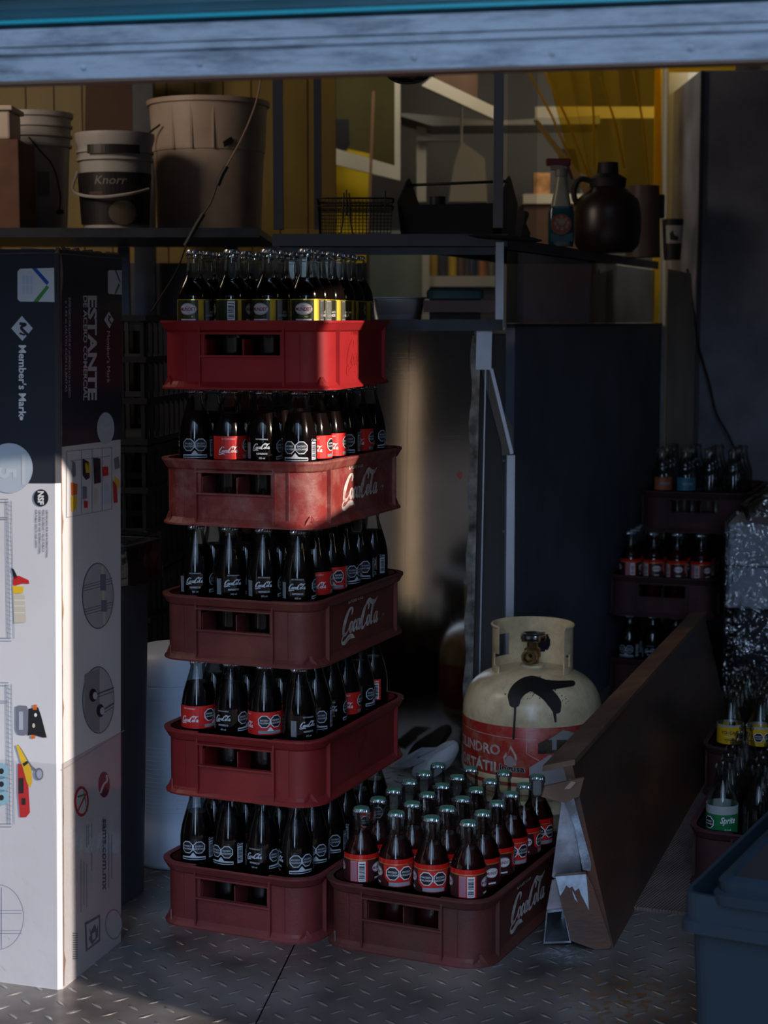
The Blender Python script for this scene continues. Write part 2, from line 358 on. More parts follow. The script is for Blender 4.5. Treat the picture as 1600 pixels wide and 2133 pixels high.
# ---------------------------------------------------------------- the room
def diamond_floor():
    m = bpy.data.materials.new('diamond_plate'); m.use_nodes = True
    n = m.node_tree.nodes; l = m.node_tree.links; p = n['Principled BSDF']
    tc = n.new('ShaderNodeTexCoord'); mp = n.new('ShaderNodeMapping'); mp.inputs['Rotation'].default_value = (0, 0, R(8)); l.new(tc.outputs['Object'], mp.inputs[0])
    sp = n.new('ShaderNodeSeparateXYZ'); l.new(mp.outputs[0], sp.inputs[0])
    def mm(op, a, b=0.0, c=0.0):
        q = n.new('ShaderNodeMath'); q.operation = op
        for i, x in enumerate((a, b, c)):
            if isinstance(x, (int, float)): q.inputs[i].default_value = x
            else: l.new(x, q.inputs[i])
        return q.outputs[0]
    s = 1 / .058; hs = []
    for off, sg in ((0.0, 1), (0.5, -1)):
        x = mm('SUBTRACT', mm('FRACT', mm('MULTIPLY_ADD', sp.outputs[0], s, off)), .5)
        y = mm('SUBTRACT', mm('FRACT', mm('MULTIPLY_ADD', sp.outputs[1], s, off)), .5)
        a = mm('MULTIPLY', mm('ADD', x, mm('MULTIPLY', y, sg)), 1 / .36); b = mm('MULTIPLY', mm('SUBTRACT', x, mm('MULTIPLY', y, sg)), 1 / .10)
        e = mm('ADD', mm('MULTIPLY', a, a), mm('MULTIPLY', b, b))
        hs.append(mm('MAXIMUM', mm('SUBTRACT', 1, e), 0))
    h = mm('POWER', mm('MAXIMUM', hs[0], hs[1]), .6)
    b = n.new('ShaderNodeBump'); b.inputs['Strength'].default_value = 1; b.inputs['Distance'].default_value = .0035; l.new(h, b.inputs['Height'])
    l.new(b.outputs[0], p.inputs['Normal'])
    nz = n.new('ShaderNodeTexNoise'); nz.inputs['Scale'].default_value = 5; nz.inputs['Detail'].default_value = 8; l.new(tc.outputs['Object'], nz.inputs['Vector'])
    r = n.new('ShaderNodeValToRGB'); r.color_ramp.elements[0].position = .35; r.color_ramp.elements[0].color = (.10, .088, .085, 1)
    r.color_ramp.elements[1].position = .72; r.color_ramp.elements[1].color = (.38, .35, .33, 1); l.new(nz.outputs['Fac'], r.inputs[0])
    n2 = n.new('ShaderNodeTexNoise'); n2.inputs['Scale'].default_value = 26; n2.inputs['Detail'].default_value = 6; l.new(tc.outputs['Object'], n2.inputs['Vector'])
    # rust patch worn into the plate by the tote
    vd = n.new('ShaderNodeVectorMath'); vd.operation = 'DISTANCE'; vd.inputs[1].default_value = (.38, 2.67, 0); l.new(tc.outputs['Object'], vd.inputs[0])
    rr = n.new('ShaderNodeMapRange'); rr.inputs[1].default_value = .05; rr.inputs[2].default_value = .20; rr.inputs[3].default_value = 1; rr.inputs[4].default_value = 0; l.new(vd.outputs['Value'], rr.inputs[0])
    n4 = n.new('ShaderNodeTexNoise'); n4.inputs['Scale'].default_value = 65; n4.inputs['Detail'].default_value = 5; l.new(tc.outputs['Object'], n4.inputs['Vector'])
    n3 = n.new('ShaderNodeMapRange'); n3.inputs[1].default_value = .50; n3.inputs[2].default_value = .56; l.new(n4.outputs['Fac'], n3.inputs[0])
    f = mm('MULTIPLY', rr.outputs[0], n3.outputs[0])
    # spilled white paint beside the metal channel
    v2 = n.new('ShaderNodeVectorMath'); v2.operation = 'DISTANCE'; v2.inputs[1].default_value = (.305, 2.862, 0); l.new(tc.outputs['Object'], v2.inputs[0])
    r2 = n.new('ShaderNodeMapRange'); r2.inputs[1].default_value = .0; r2.inputs[2].default_value = .06; r2.inputs[3].default_value = 1.0; r2.inputs[4].default_value = 0; l.new(v2.outputs['Value'], r2.inputs[0])
    f2 = mm('MULTIPLY', r2.outputs[0], mm('MULTIPLY_ADD', n3.outputs[0], .7, .35))
    m1 = n.new('ShaderNodeMix'); m1.data_type = 'RGBA'; l.new(f, m1.inputs[0]); l.new(r.outputs[0], m1.inputs[6]); m1.inputs[7].default_value = (.26, .14, .07, 1)
    m2 = n.new('ShaderNodeMix'); m2.data_type = 'RGBA'; l.new(f2, m2.inputs[0]); l.new(m1.outputs[2], m2.inputs[6]); m2.inputs[7].default_value = (.55, .55, .6, 1)
    m5 = n.new('ShaderNodeMix'); m5.data_type = 'RGBA'; l.new(mm('MULTIPLY', h, .5), m5.inputs[0]); l.new(m2.outputs[2], m5.inputs[6]); m5.inputs[7].default_value = (.62, .58, .54, 1)   # raised tread worn bright
    l.new(m5.outputs[2], p.inputs['Base Color'])
    p.inputs['Metallic'].default_value = .55
    r3 = n.new('ShaderNodeMapRange'); r3.inputs[3].default_value = .26; r3.inputs[4].default_value = .5; l.new(n2.outputs['Fac'], r3.inputs[0]); l.new(mm('SUBTRACT', r3.outputs[0], mm('MULTIPLY', h, .12)), p.inputs['Roughness'])
    return m
M_floor = diamond_floor()
XL, XR, YF, YB, ZC = -1.75, 1.3, 1.9, 7.6, 2.45
# two plates meeting at a seam
sx0, sx1 = -.277, .42      # seam x at YF and YB
b = MB(); g = .0012
b.face([(XL, YF, 0), (sx0 - g, YF, 0), (sx1 - g, YB, 0), (XL, YB, 0)], M_floor); b.face([(sx0 + g, YF, 0), (XR + .4, YF, 0), (XR + .4, YB, 0), (sx1 + g, YB, 0)], M_floor)
b.face([(XL, YF, -.006), (XR + .4, YF, -.006), (XR + .4, YB, -.006), (XL, YB, -.006)], M_black)
b.face([(XL, YF, 0), (XL, YF, -.6), (XR + .4, YF, -.6), (XR + .4, YF, 0)], M_darksteel)
struct(b.build('floor', recalc=False), 'dark diamond plate steel floor')
M_ground = mat('street_asphalt', (.06, .06, .065, 1), .9, noise=.3, nscale=30)
b = MB(); b.face([(-14, -14, -.6), (14, -14, -.6), (14, 2.2, -.6), (-14, 2.2, -.6)], M_ground); struct(b.build('ground'), 'street in front of the opening')
b = MB(); b.box((0, 0, .10), (.06, .22, 1.40), mat('reflection_post_pale', (.95, .78, .56, 1), .6), Matrix.Translation((.60, -.60, .02)) @ Matrix.Rotation(R(26), 4, 'Z'))  # unseen post added for its bright streak in the steel panel
struct(b.build('added_reflection_post'), 'unseen pale post added behind the viewer to streak the steel panel')
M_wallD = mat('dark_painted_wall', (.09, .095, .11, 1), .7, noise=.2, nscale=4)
M_wallW = mat('kitchen_white_wall', (.52, .50, .46, 1), .7, noise=.1, nscale=3)
M_yel = mat('yellow_wall', (.30, .20, .03, 1), .45, noise=.25, nscale=3, stretch=(4, 1, .6))
# unseen wall_right, its opening shaped to put the sun patch on the stack
b = MB()
y0, y1, z0, z1 = 1.972, 2.200, 1.232, 1.625
def wr(ya, yb, za, zb): b.box((XR + .01, (ya + yb) / 2, (za + zb) / 2), (.02, yb - ya, zb - za), M_wallD)
wr(1.553, y0, 0, ZC); wr(y1, YB, 0, ZC); wr(y0, y1, 0, z0); wr(y0, y1, z1, ZC)
b.box((XR + .01, 0, 2.085), (.02, 3.10, .93), M_wallD)  # unseen panel added to keep sun off the shutter and carton top
struct(b.build('wall_right'), 'right side wall with an opening shaped for the sun patch')
b = MB(); b.box((XL - .02, (1.0 + YB) / 2, .9), (.04, YB - 1.0, 3.1), M_wallD); struct(b.build('wall_left'))
b = MB(); b.box(((XL + XR) / 2, YB + .02, 1.2), (XR - XL + .1, .04, 2.6), M_wallW); struct(b.build('wall_back'), 'pale kitchen back wall')
b = MB(); b.box(((XL + XR) / 2, (YF + YB) / 2 + .2, ZC + .02), (XR - XL + .3, YB - YF, .04), M_wallD); struct(b.build('ceiling'))

# roller shutter, half lowered: curtain of teal slats and a pale blue bottom rail
YAW = math.atan(-.21)
SH = Matrix.Translation((0, 2.0, 0)) @ Matrix.Rotation(YAW, 4, 'Z')
zb = at(800, 149, 2.0).z
M_rail = mat('pale_blue_paint', (.40, .47, .54, 1), .45, noise=.10, nscale=7, dirt=(.03, .045, .07, 1), dscale=14, damt=.75, stretch=(.5, 1, 3), bump=.25, bscale=90)
M_slat = mat('teal_paint', (.02, .085, .11, 1), .35, noise=.2, nscale=8)
M_teal = mat('bright_teal_edge', (.02, .38, .45, 1), .3)
M_brownedge = mat('rubber_seal', (.20, .12, .08, 1), .6)
t = thing('roller_shutter', 'half lowered roller shutter with teal slats and a pale blue rail across the top', 'shutter')
rail_h = (at(800, 33, 2.0).z - zb)
b = MB()
prof = [(-.004, 0), (.0, .0), (.0, .0255), (-.004, .0265), (-.004, .029), (.0, .0300), (.0, .0365), (-.003, .037), (-.003, .0385), (.0, .0390), (.0, rail_h - .002), (-.012, rail_h), (-.03, rail_h), (-.03, 0)]
k = b.mi(M_rail)
loops = [[SH @ Vector((x, -p[0] - .012, zb + p[1])) for p in prof] for x in (-1.9, 1.75)]
b.loft(loops, M_rail, smooth=False, cap0=True, cap1=True)
rail = b.build('bottom_rail', t)
b = MB(); b.box((-.07, .004, zb - .0015), (3.6, .03, .003), M_brownedge, SH); b.build('rubber_seal', t)
for px in (160, 415, 867, 1146, 1418):
    p = at(px, 131 - (px - 160) * .033, 2.0); xx = p.x / math.cos(YAW)
    b = MB(); b.lathe([(.0036, 0), (.0036, .0010), (.003, .0015), (.0014, .0018)], M_rail, 14, SH @ Matrix.Translation((xx, -.0121, zb + .0130)) @ Matrix.Rotation(PI / 2, 4, 'X'), cap1=True)
    b.lathe([(.0042, .0001), (.0042, .0004), (.0036, .0004)], M_rail, 14, SH @ Matrix.Translation((xx, -.0121, zb + .0130)) @ Matrix.Rotation(PI / 2, 4, 'X'))
    b.build('screw', t)
b = MB(); prof = []
z = zb + rail_h
for i in range(24):
    prof += [(-.004, z), (-.010, z + .003), (-.010, z + .010), (-.002, z + .013), (.004, z + .024), (.006, z + .036), (-.004, z + .042)]; z += .042
b.loft([[SH @ Vector((x, p[0] + .004, p[1])) for p in prof] for x in (-1.9, 1.75)], M_slat, closed=False, smooth=False)
for i in range(24):
    b.box((-.07, -.008, zb + rail_h + .0065 + i * .042), (3.6, .003, .0045), M_teal, SH)
b.build('slat_curtain', t)

# ---------------------------------------------------------------- kitchen behind the glass
M_cream = mat('cream_paint', (.62, .56, .44, 1), .6, noise=.06, nscale=4)
M_greywall = mat('grey_panel', (.20, .19, .18, 1), .6, noise=.1, nscale=3)
M_brownp = mat('brown_panel', (.10, .05, .03, 1), .7, noise=.2, nscale=5)
M_white2 = mat('white_post_paint', (.62, .62, .60, 1), .55, noise=.05, nscale=3)

def slab(name, label, cat, px, y, d, m, parent=None, yb=None, to=''):
    """a flat panel of thickness d whose outline is the given points at depth y (yb: depth per point)"""
    pts = [at(u, v, (yb[i] if yb else y)) for i, (u, v) in enumerate(px)]
    vmin, vmax = min(p[1] for p in px), max(p[1] for p in px)
    for p, (u, v) in zip(pts, px):
        if 'c' in to and v == vmin: p.z = ZC - .001
        if 'f' in to and v == vmax: p.z = .001
    b = MB(); b.loft([[p for p in pts], [p + Vector((0, d, 0)) for p in pts]], m, smooth=False, cap0=True, cap1=True)
    o = b.build(name, parent)
    if label: tag(o, label, cat)
    return o
# yellow panelled wall behind the buckets
b = MB()
xa, xb = at(-60, 300, 5.6).x, at(700, 300, 5.6).x
N = 13
for i in range(N):
    x0 = xa + (xb - xa) * i / N; x1 = xa + (xb - xa) * (i + 1) / N
    b.box(((x0 + x1) / 2, 5.6, 1.45), (x1 - x0 - .004, .02, 1.9), M_yel)
b.box(((xa + xb) / 2, 5.612, 1.45), (xb - xa, .01, 1.9), M_brownp)
struct(b.build('wall_inner'), 'yellow plank wall behind the bucket shelf')
slab('brown_reflection', 'brown panel painted as a reflection high on the yellow wall behind the buckets', 'board', [(180, 120), (276, 120), (276, 300), (176, 292)], 5.3, .015, M_brownp)  # brown sheet stands for a reflection, put into its colour
struct(slab('trim_1', None, None, [(276, 60), (318, 60), (318, 500), (276, 500)], 5.25, .05, M_darksteel, to='cf'), 'dark upright post behind the big beige bin')
# white door frame and grey alcove
b = MB(); b.box((0, 7.4, 1.3), (2.9, .02, 2.4), M_greywall); struct(b.build('wall_far'), 'grey far wall of the kitchen')
struct(slab('trim_2', None, None, [(668, 300), (822, 345), (822, 120), (834, 120), (834, 376), (668, 335)], 6.3, .03, M_cream, to='c'), 'cream painted partition with a sloping lower edge behind the wire basket')
slab('dark_cloth_panel', 'dark olive panel hanging behind the wire basket', 'panel', [(590, 110), (822, 110), (822, 342), (668, 302), (590, 285)], 6.5, .02, mat('olive_cloth', (.10, .085, .02, 1), .8, noise=.3, nscale=4), to='c')
slab('yellow_sheet', 'bright yellow plastic sheet low behind the wire basket', 'sheet', [(590, 282), (770, 320), (735, 500), (590, 500)], 6.45, .01, mat('yellow_plastic', (.80, .55, .01, 1), .4, noise=.2, nscale=5), to='f')
slab('hanging_bottle', 'small dark bottle hanging in front of the yellow sheet', 'bottle', [(698, 248), (726, 248), (728, 300), (722, 312), (704, 310), (697, 300)], 6.3, .05, M_darkplastic)
slab('broom_handle', 'slanted wooden handle behind the wire basket', 'handle', [(775, 190), (781, 190), (741, 400), (735, 400)], 6.2, .015, mat('old_wood', (.22, .11, .05, 1), .7), to='f')
struct(slab('trim_3', None, None, [(878, 178), (900, 160), (1030, 222), (1030, 248)], 6.1, .05, M_cream), 'cream sloping rafter beside the glass dome lamp')
struct(slab('trim_15', None, None, [(905, 100), (995, 100), (995, 205), (905, 162)], 6.2, .2, mat('old_carton', (.16, .09, .06, 1), .8, noise=.2), to='c'), 'brown panel above the sloping rafter')
struct(slab('trim_9', None, None, [(836, 235), (1030, 252), (1250, 240), (1250, 258), (900, 262), (836, 242)], 6.6, .3, mat('hood_grey', (.34, .33, .30, 1), .5)), 'grey extraction hood under the sloping rafter')
struct(slab('trim_7', None, None, [(868, 262), (888, 265), (888, 420), (868, 420)], 6.7, .05, M_cream), 'pale upright window post left of the black tool tray')
struct(slab('trim_8', None, None, [(868, 286), (960, 286), (960, 294), (868, 294)], 6.65, .03, M_greywall), 'pale crossbar meeting the upright window post')
slab('plastic_bag', 'translucent grey bag hanging from a hook above the tool tray', 'bag', [(962, 295), (1010, 330), (1015, 420), (935, 420), (945, 345)], 6.4, .10, mat('bag_grey', (.30, .26, .20, 1), .4, bump=.5, bscale=20), to='')
b = MB(); q_ = at(962, 295, 6.42); b.tube([q_ + Vector((0, .03, -.01)), Vector((q_.x, q_.y + .03, ZC - .001))], .004, M_cream); o_ = [o for o in C.objects if o.name == 'plastic_bag'][0]; b.build('hanging_cord', o_)
struct(slab('trim_4', None, None, [(1392, 90), (1432, 90), (1432, 700), (1392, 700)], 6.0, .08, M_white2, to='cf'), 'tall white door post at the right of the yellow sheeting')
struct(slab('trim_5', None, None, [(1379, 90), (1392, 90), (1392, 700), (1379, 700)], 6.1, .06, mat('slim_grey', (.30, .30, .28, 1), .6), to='cf'), 'slim grey post between the white post and the yellow sheeting')
struct(slab('trim_10', None, None, [(1432, 90), (1500, 90), (1500, 700), (1432, 700)], 6.1, .03, mat('cream_door', (.45, .43, .36, 1), .6), to='cf'), 'narrow cream door panel beside the tall dark cabinet')
struct(slab('trim_11', None, None, [(1430, 258), (1500, 258), (1500, 264), (1430, 264)], 6.03, .04, M_blackrubber), 'black latch rail on the cream door panel')
struct(slab('trim_12', None, None, [(1392, 90), (1532, 90), (1532, 150), (1392, 150)], 5.9, .01, mat('yellow_plastic', (.80, .55, .01, 1)), to='c'), 'bright yellow band at the head of the white post')
slab('yellow_edge_strip', 'bright yellow vertical strip at the right edge of the amber curtain', 'strip', [(1364, 90), (1378, 90), (1378, 700), (1364, 700)], 5.98, .02, mat('yellow_plastic', (.80, .55, .01, 1)), to='cf')
# the amber sheet: folded translucent film
def amber(f=.20, nm='amber_film'):
    m = bpy.data.materials.new(nm); m.use_nodes = True
    n = m.node_tree.nodes; l = m.node_tree.links; n.remove(n['Principled BSDF'])
    t = n.new('ShaderNodeBsdfTransparent'); t.inputs[0].default_value = (.70, .50, .08, 1)
    d = n.new('ShaderNodeBsdfTranslucent'); d.inputs[0].default_value = (.65, .42, .02, 1)
    d2 = n.new('ShaderNodeBsdfDiffuse'); d2.inputs[0].default_value = (.55, .35, .02, 1); a = n.new('ShaderNodeMixShader'); l.new(d.outputs[0], a.inputs[1]); l.new(d2.outputs[0], a.inputs[2])
    x = n.new('ShaderNodeMixShader'); x.inputs[0].default_value = f; l.new(t.outputs[0], x.inputs[1]); l.new(a.outputs[0], x.inputs[2])
    l.new(x.outputs[0], n['Material Output'].inputs['Surface']); return m
M_amber = amber()
M_fold = amber(.45, 'amber_fold')
b = MB()
top = [(1055, 110), (1085, 110), (1120, 110), (1150, 110), (1180, 110), (1225, 110), (1270, 110), (1315, 110), (1360, 110), (1382, 110)]
bot = [(1190, 352), (1198, 356), (1232, 372), (1240, 420), (1262, 430), (1290, 440), (1310, 440), (1350, 440), (1372, 440), (1380, 440)]
for k in range(2):
    L0 = [at(u - 12, v, 5.75 + (.03 if i % 2 else 0)) for i, (u, v) in enumerate(top)]; L2 = [at(u, v, 5.75 + (.05 if i % 2 else 0)) for i, (u, v) in enumerate(bot)]
    for p in L0: p.z = ZC - .001
    L1 = [(p + q) / 2 + Vector((0, .02, 0)) for p, q in zip(L0, L2)]
b.loft([L0, L1, L2], M_amber, closed=False, smooth=False)
for (u0, v0, u1, v1) in ((1085, 120, 1200, 360), (1120, 120, 1228, 372), (1222, 120, 1238, 350), (1250, 160, 1300, 350), (1315, 120, 1352, 400)):
    p, q = at(u0, v0, 5.72), at(u1, v1, 5.74)
    b.tube([p, (p + q) / 2 + Vector((.01, 0, 0)), q], .004, M_fold, 6)
tag(b.build('amber_curtain', recalc=False), 'translucent amber plastic curtain gathered in folds at the upper right', 'curtain')
struct(slab('trim_6', None, None, [(1115, 222), (1372, 222), (1372, 246), (1115, 246)], 6.7, .05, M_cream), 'white lintel seen through the amber curtain')
slab('wooden_batten', 'yellowish slanted batten leaning behind the spray bottle', 'batten', [(1112, 250), (1122, 250), (1238, 400), (1224, 408)], 5.5, .02, mat('amber_wood', (.5, .30, .08, 1), .6))
slab('counter_top_far', 'pale far worktop behind the spray bottle', 'worktop', [(1090, 404), (1240, 404), (1240, 424), (1090, 424)], 6.6, .3, M_cream)
slab('base_cupboard', 'dark cupboard under the pale far worktop', 'cupboard', [(1092, 425), (1240, 425), (1240, 700), (1092, 700)], 6.62, .28, M_brownp, to='f')
slab('cookie_packet', 'small orange and white packet on the far worktop', 'packet', [(1112, 360), (1146, 360), (1146, 404), (1112, 404)], 6.605, .06, mat('orange_packet', (.60, .30, .12, 1), .4, noise=.8, nscale=14))
slab('dark_jar', 'black jar top behind the spray bottle', 'jar', [(1170, 310), (1198, 310), (1208, 350), (1208, 404), (1164, 404), (1164, 350)], 6.605, .08, M_darkplastic)

# things seen low through the case, between counter and upper deck
slab('low_cabinet', 'pale green low cupboard seen through the lower glass', 'cupboard', [(770, 480), (880, 480), (880, 640), (770, 640)], 5.9, .3, mat('pale_green', (.26, .30, .24, 1), .6), to='f')
slab('low_shelf', 'cream shelf of bottles seen through the lower glass', 'shelf', [(885, 575), (1045, 575), (1045, 597), (885, 597)], 5.9, .3, M_cream)
slab('low_cupboard', 'grey cupboard under the cream shelf of bottles', 'cupboard', [(896, 598), (1045, 598), (1045, 640), (896, 640)], 5.95, .3, mat('hood_grey', (.34, .33, .30, 1)), to='f')
struct(slab('trim_13', None, None, [(880, 480), (895, 480), (895, 640), (880, 640)], 5.88, .3, M_cream, to='f'), 'cream upright at the end of the low shelf')
cols = [(.35, .22, .04), (.05, .05, .07), (.45, .30, .04), (.08, .05, .04), (.03, .04, .07), (.30, .12, .05), (.10, .09, .07)]
nm = ['amber', 'black', 'mustard', 'brown', 'navy', 'rust', 'olive']
for i, (u, c) in enumerate(zip((903, 922, 943, 962, 985, 1006, 1026), cols)):
    p = at(u, 575, 6.0); b = MB(); h = .09 + .02 * (i % 3)
    b.lathe([(.001, 0), (.014, 0), (.0145, .01), (.0145, h * .7), (.008, h * .85), (.008, h), (.001, h)], mat('jar_%s' % nm[i], (*c, 1), .4), 12)
    o = b.build('sauce_bottle', loc=(p.x, 6.0, p.z + .0005)); tag(o, '%s sauce bottle on the cream low shelf, seen through the lower glass' % nm[i], 'bottle', 'sauce bottles on the low shelf')
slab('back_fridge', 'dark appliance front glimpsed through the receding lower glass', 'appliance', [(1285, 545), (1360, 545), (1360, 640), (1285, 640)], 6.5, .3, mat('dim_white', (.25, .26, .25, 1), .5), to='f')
struct(slab('trim_14', None, None, [(1358, 560), (1380, 560), (1380, 645), (1370, 645)], 6.3, .03, M_cream, to='f'), 'pale upright strip beside the dark appliance front')

slab('dark_backing', 'plain dark panel added below the shelf, behind the tall stack', 'cupboard', [(150, 548), (765, 548), (765, 700), (150, 700)], 5.4, .15, M_wallD, to='f')  # dark sheet added so the space under the shelf stays dark
# ---------------------------------------------------------------- long shelf carrying the buckets
YS = 4.75
zs = at(400, 491, 4.65).z
b = MB(); b.box((-1.0, 4.62, zs - .008), (1.40, .72, .016), M_darksteel); b.box((-1.0, 4.255, zs - .012), (1.40, .012, .022), M_darksteel)
shelf = tag(b.build('bucket_shelf'), 'long dark steel shelf carrying the white buckets and beige bin', 'shelf')
for u in (484, 258):
    b = MB(); p = at(u, 520, YS + .2); b.box((p.x, p.y, zs / 2 - .009), (.03, .03, zs - .018), M_darksteel); b.build('shelf_leg', shelf)

def bucket(name, label, u, y, r0, r1, h, m, nrings=3, cat='bucket', taper_z=None):
    p = at(u, 400, y)
    t = thing(name, label, cat, (p.x, y, zs + .0005)); b = MB()
    prof = [(.001, 0), (r0, 0), (r0 + (r1 - r0) * .7, h * .72)]
    z = h * .72
    for i in range(nrings):
        rr = r0 + (r1 - r0) * (.72 + .09 * i)
        prof += [(rr + .006, z), (rr + .006, z + .006), (rr + .001, z + .007), (rr + .002, z + h * .07)]; z += h * .08
    prof += [(r1 + .006, h - .012), (r1 + .006, h), (r1 - .003, h), (r0 - .003, .01), (.001, .01)]
    b.lathe(prof, m, 40); b.build('tub', t); return t
M_bk = mat('bucket_white', (.40, .38, .37, 1), .45, noise=.12, nscale=8, dirt=(.12, .10, .08, 1), dscale=8, damt=.35)
M_beige = mat('beige_plastic', (.46, .36, .29, 1), .5, noise=.1, nscale=5, dirt=(.14, .08, .06, 1), dscale=4, damt=.35)
# left bucket with wire handle
t = bucket('white_bucket', 'tall off-white bucket with a hanging wire handle, left on the shelf', 78, 4.66, .075, .09, .315, M_bk)
b = MB(); P = [(.095, -.02, .25), (.10, -.03, .24), (.125, -.06, .17), (.135, -.07, .10), (.135, -.07, .07)]
b.tube(spline([(-.0, -.098, .245), (.03, -.11, .21), (.062, -.105, .17), (.078, -.10, .10), (.075, -.10, .06)], 6), .0022, M_blackrubber, 6); b.tube([(.068, -.10, .055), (.086, -.10, .057)], .006, M_blackrubber, 8)
b.build('wire_handle', t)
Pm = Print(); Pm.rect(.0, .10, .032, .16, mat('faded_ink', (.16, .15, .15, 1), .6), 1)
Pm.build('faded_label', lambda x, y, k: Vector(((.0785 + .0015 * k) * math.sin(x / .08 + .2), -(.0835 + .0015 * k) * math.cos(x / .08 + .2), y)), t, step=.008)
# square-ish white container cut by the left edge, on the brown carton
b = MB(); p = at(12, 400, 4.35)
b.box((p.x - .09, 4.42, at(0, 292, 4.35).z - (at(0, 292, 4.35).z - zs) / 2), (.26, .2, (at(0, 292, 4.35).z - zs) - .001), mat('brown_carton_side', (.12, .055, .035, 1), .8, noise=.15), bev=.003)
tag(b.build('brown_carton'), 'brown carton standing at the left end of the shelf', 'box')
t = thing('white_tub', 'cream rectangular tub standing on the brown carton at the left edge', 'tub', (at(-10, 292, 4.35).x - .02, 4.40, at(0, 292, 4.35).z + .0005))
b = MB(); b.box((0, 0, .035), (.12, .13, .07), mat('cream_tub', (.50, .42, .36, 1), .5), bev=.006); b.build('tub_body', t)
b = MB(); b.box((0, 0, .075), (.135, .145, .012), mat('cream_tub', (.5, .42, .36, 1)), bev=.003); b.build('lid', t)
# stock-powder pail with black label
t = bucket('lidded_pail', 'white lidded pail with a black label, between the tall bucket and the beige bin', 241, 4.50, .082, .094, .245, M_bk, 2)
r = .0895
def cyl(rad, taper=0.0, dz=0.0): return lambda x, y, k: Vector(((rad + taper * y + .0004 * k) * math.sin(x / rad), -(rad + taper * y + .0004 * k) * math.cos(x / rad), y + dz))
P = Print(); P.rect(-.12, .018, .12, .145, mat('black_label', (.015, .013, .014, 1), .4), 1)
P.text('Knorr', .0, .115, .03, mat('label_grey', (.16, .155, .14, 1), .5), 2, shear=.25, bold=.01)
P.rect(-.055, .090, -.018, .097, mat('dull_red', (.07, .03, .03, 1), .5), 2); P.rect(-.055, .081, -.030, .086, mat('dull_red', (.07, .03, .03, 1)), 2)
P.disc(.03, .045, .035, .030, mat('dull_tan', (.10, .08, .06, 1), .5), 2)
P.build('label', cyl(.0855, .06), t, step=.01)
P = Print(); P.rect(-.06, .19, .08, .212, mat('black_label', (.015, .013, .014, 1)), 1); P.build('lid_label', cyl(.0995, 0), t, step=.01)
b = MB(); b.tube(spline([(-.092, -.02, .150), (-.098, -.05, .10), (-.03, -.105, .082), (.05, -.103, .09), (.09, -.05, .105)], 8), .004, M_bk, 6); b.build('bail_handle', t)
# big beige bin
p = at(436, 400, 4.75)
t = thing('beige_bin', 'large round beige plastic bin on the shelf, tallest of the containers', 'bin', (p.x, 4.75, zs + .0005))
hb = at(436, 214, 4.75).z - zs
b = MB(); b.lathe([(.001, 0), (.138, 0), (.146, hb * .62), (.150, hb * .625), (.156, hb * .96), (.163, hb * .965), (.163, hb), (.155, hb), (.135, .01), (.001, .01)], M_beige, 48)
for a in (-.55, -.20, .17):
    b.box((.152 * math.sin(a), -.152 * math.cos(a), hb * .79), (.006, .006, hb * .33), M_beige, None)
b.build('tub', t)
Pm = Print(); Pm.poly([(.055, hb * .63), (.078, hb * .66), (.082, hb * .68), (.075, hb * .71), (.068, hb * .70), (.052, hb * .67)], M_black, 1)
Pm.build('black_sticker', cyl(.1545), t, step=.01)
b = MB(); b.tube(spline([(-.115, -.118, hb * .80), (-.15, -.10, hb * .72), (-.155, -.09, hb * .55), (-.15, -.085, hb * .42)], 8), .0028, M_blackrubber, 6); b.build('wire_handle', t)
# cable with splices hanging down in front of the bin
b = MB(); b.tube(spline([at(548, 60, 4.15), at(545, 150, 4.2), at(533, 215, 4.2), at(505, 285, 4.2), at(470, 350, 4.2)], 6), .0022, mat('tan_cable', (.30, .20, .14, 1), .6), 6)
b.tube(spline([at(453, 382, 4.2), at(440, 420, 4.2), at(424, 445, 4.2), at(402, 478, 4.2), at(385, 520, 4.2), at(365, 570, 4.1), at(315, 650, 4.0)], 6), .0022, M_blackrubber, 6)
b.tube([at(472, 346, 4.2), at(462, 364, 4.2), at(453, 386, 4.2)], .0062, M_blackrubber, 8)
b.tube([at(424, 445, 4.2), at(411, 466, 4.2), at(386, 512, 4.2)], .0058, M_blackrubber, 8)
tag(b.build('spliced_cable'), 'thin cable with taped black splices hanging in front of the beige bin', 'cable')

# ---------------------------------------------------------------- dome lamp under the shutter
p = at(850, 147, 3.3)
t = thing('dome_lamp', 'glass dome ceiling lamp just showing under the shutter rail', 'lamp', (p.x, 3.3, p.z - .025))
b = MB(); prof = [(.043 * math.sin(a), .024 * (1 - math.cos(a)) * 1.0) for a in [PI / 2 * i / 10 for i in range(1, 11)]]
b.lathe([(.0005, 0)] + prof, clear_mat('dome_glass', (.25, .25, .27, 1), .02, .10, .9), 32); b.build('glass_dome', t)
b = MB(); b.lathe([(.045, .024), (.048, .026), (.048, .04), (.03, .05), (.001, .05)], M_darksteel, 32); b.tube([(0, 0, .05), (0, 0, ZC - p.z + .025)], .006, M_darksteel); b.build('lamp_base', t)
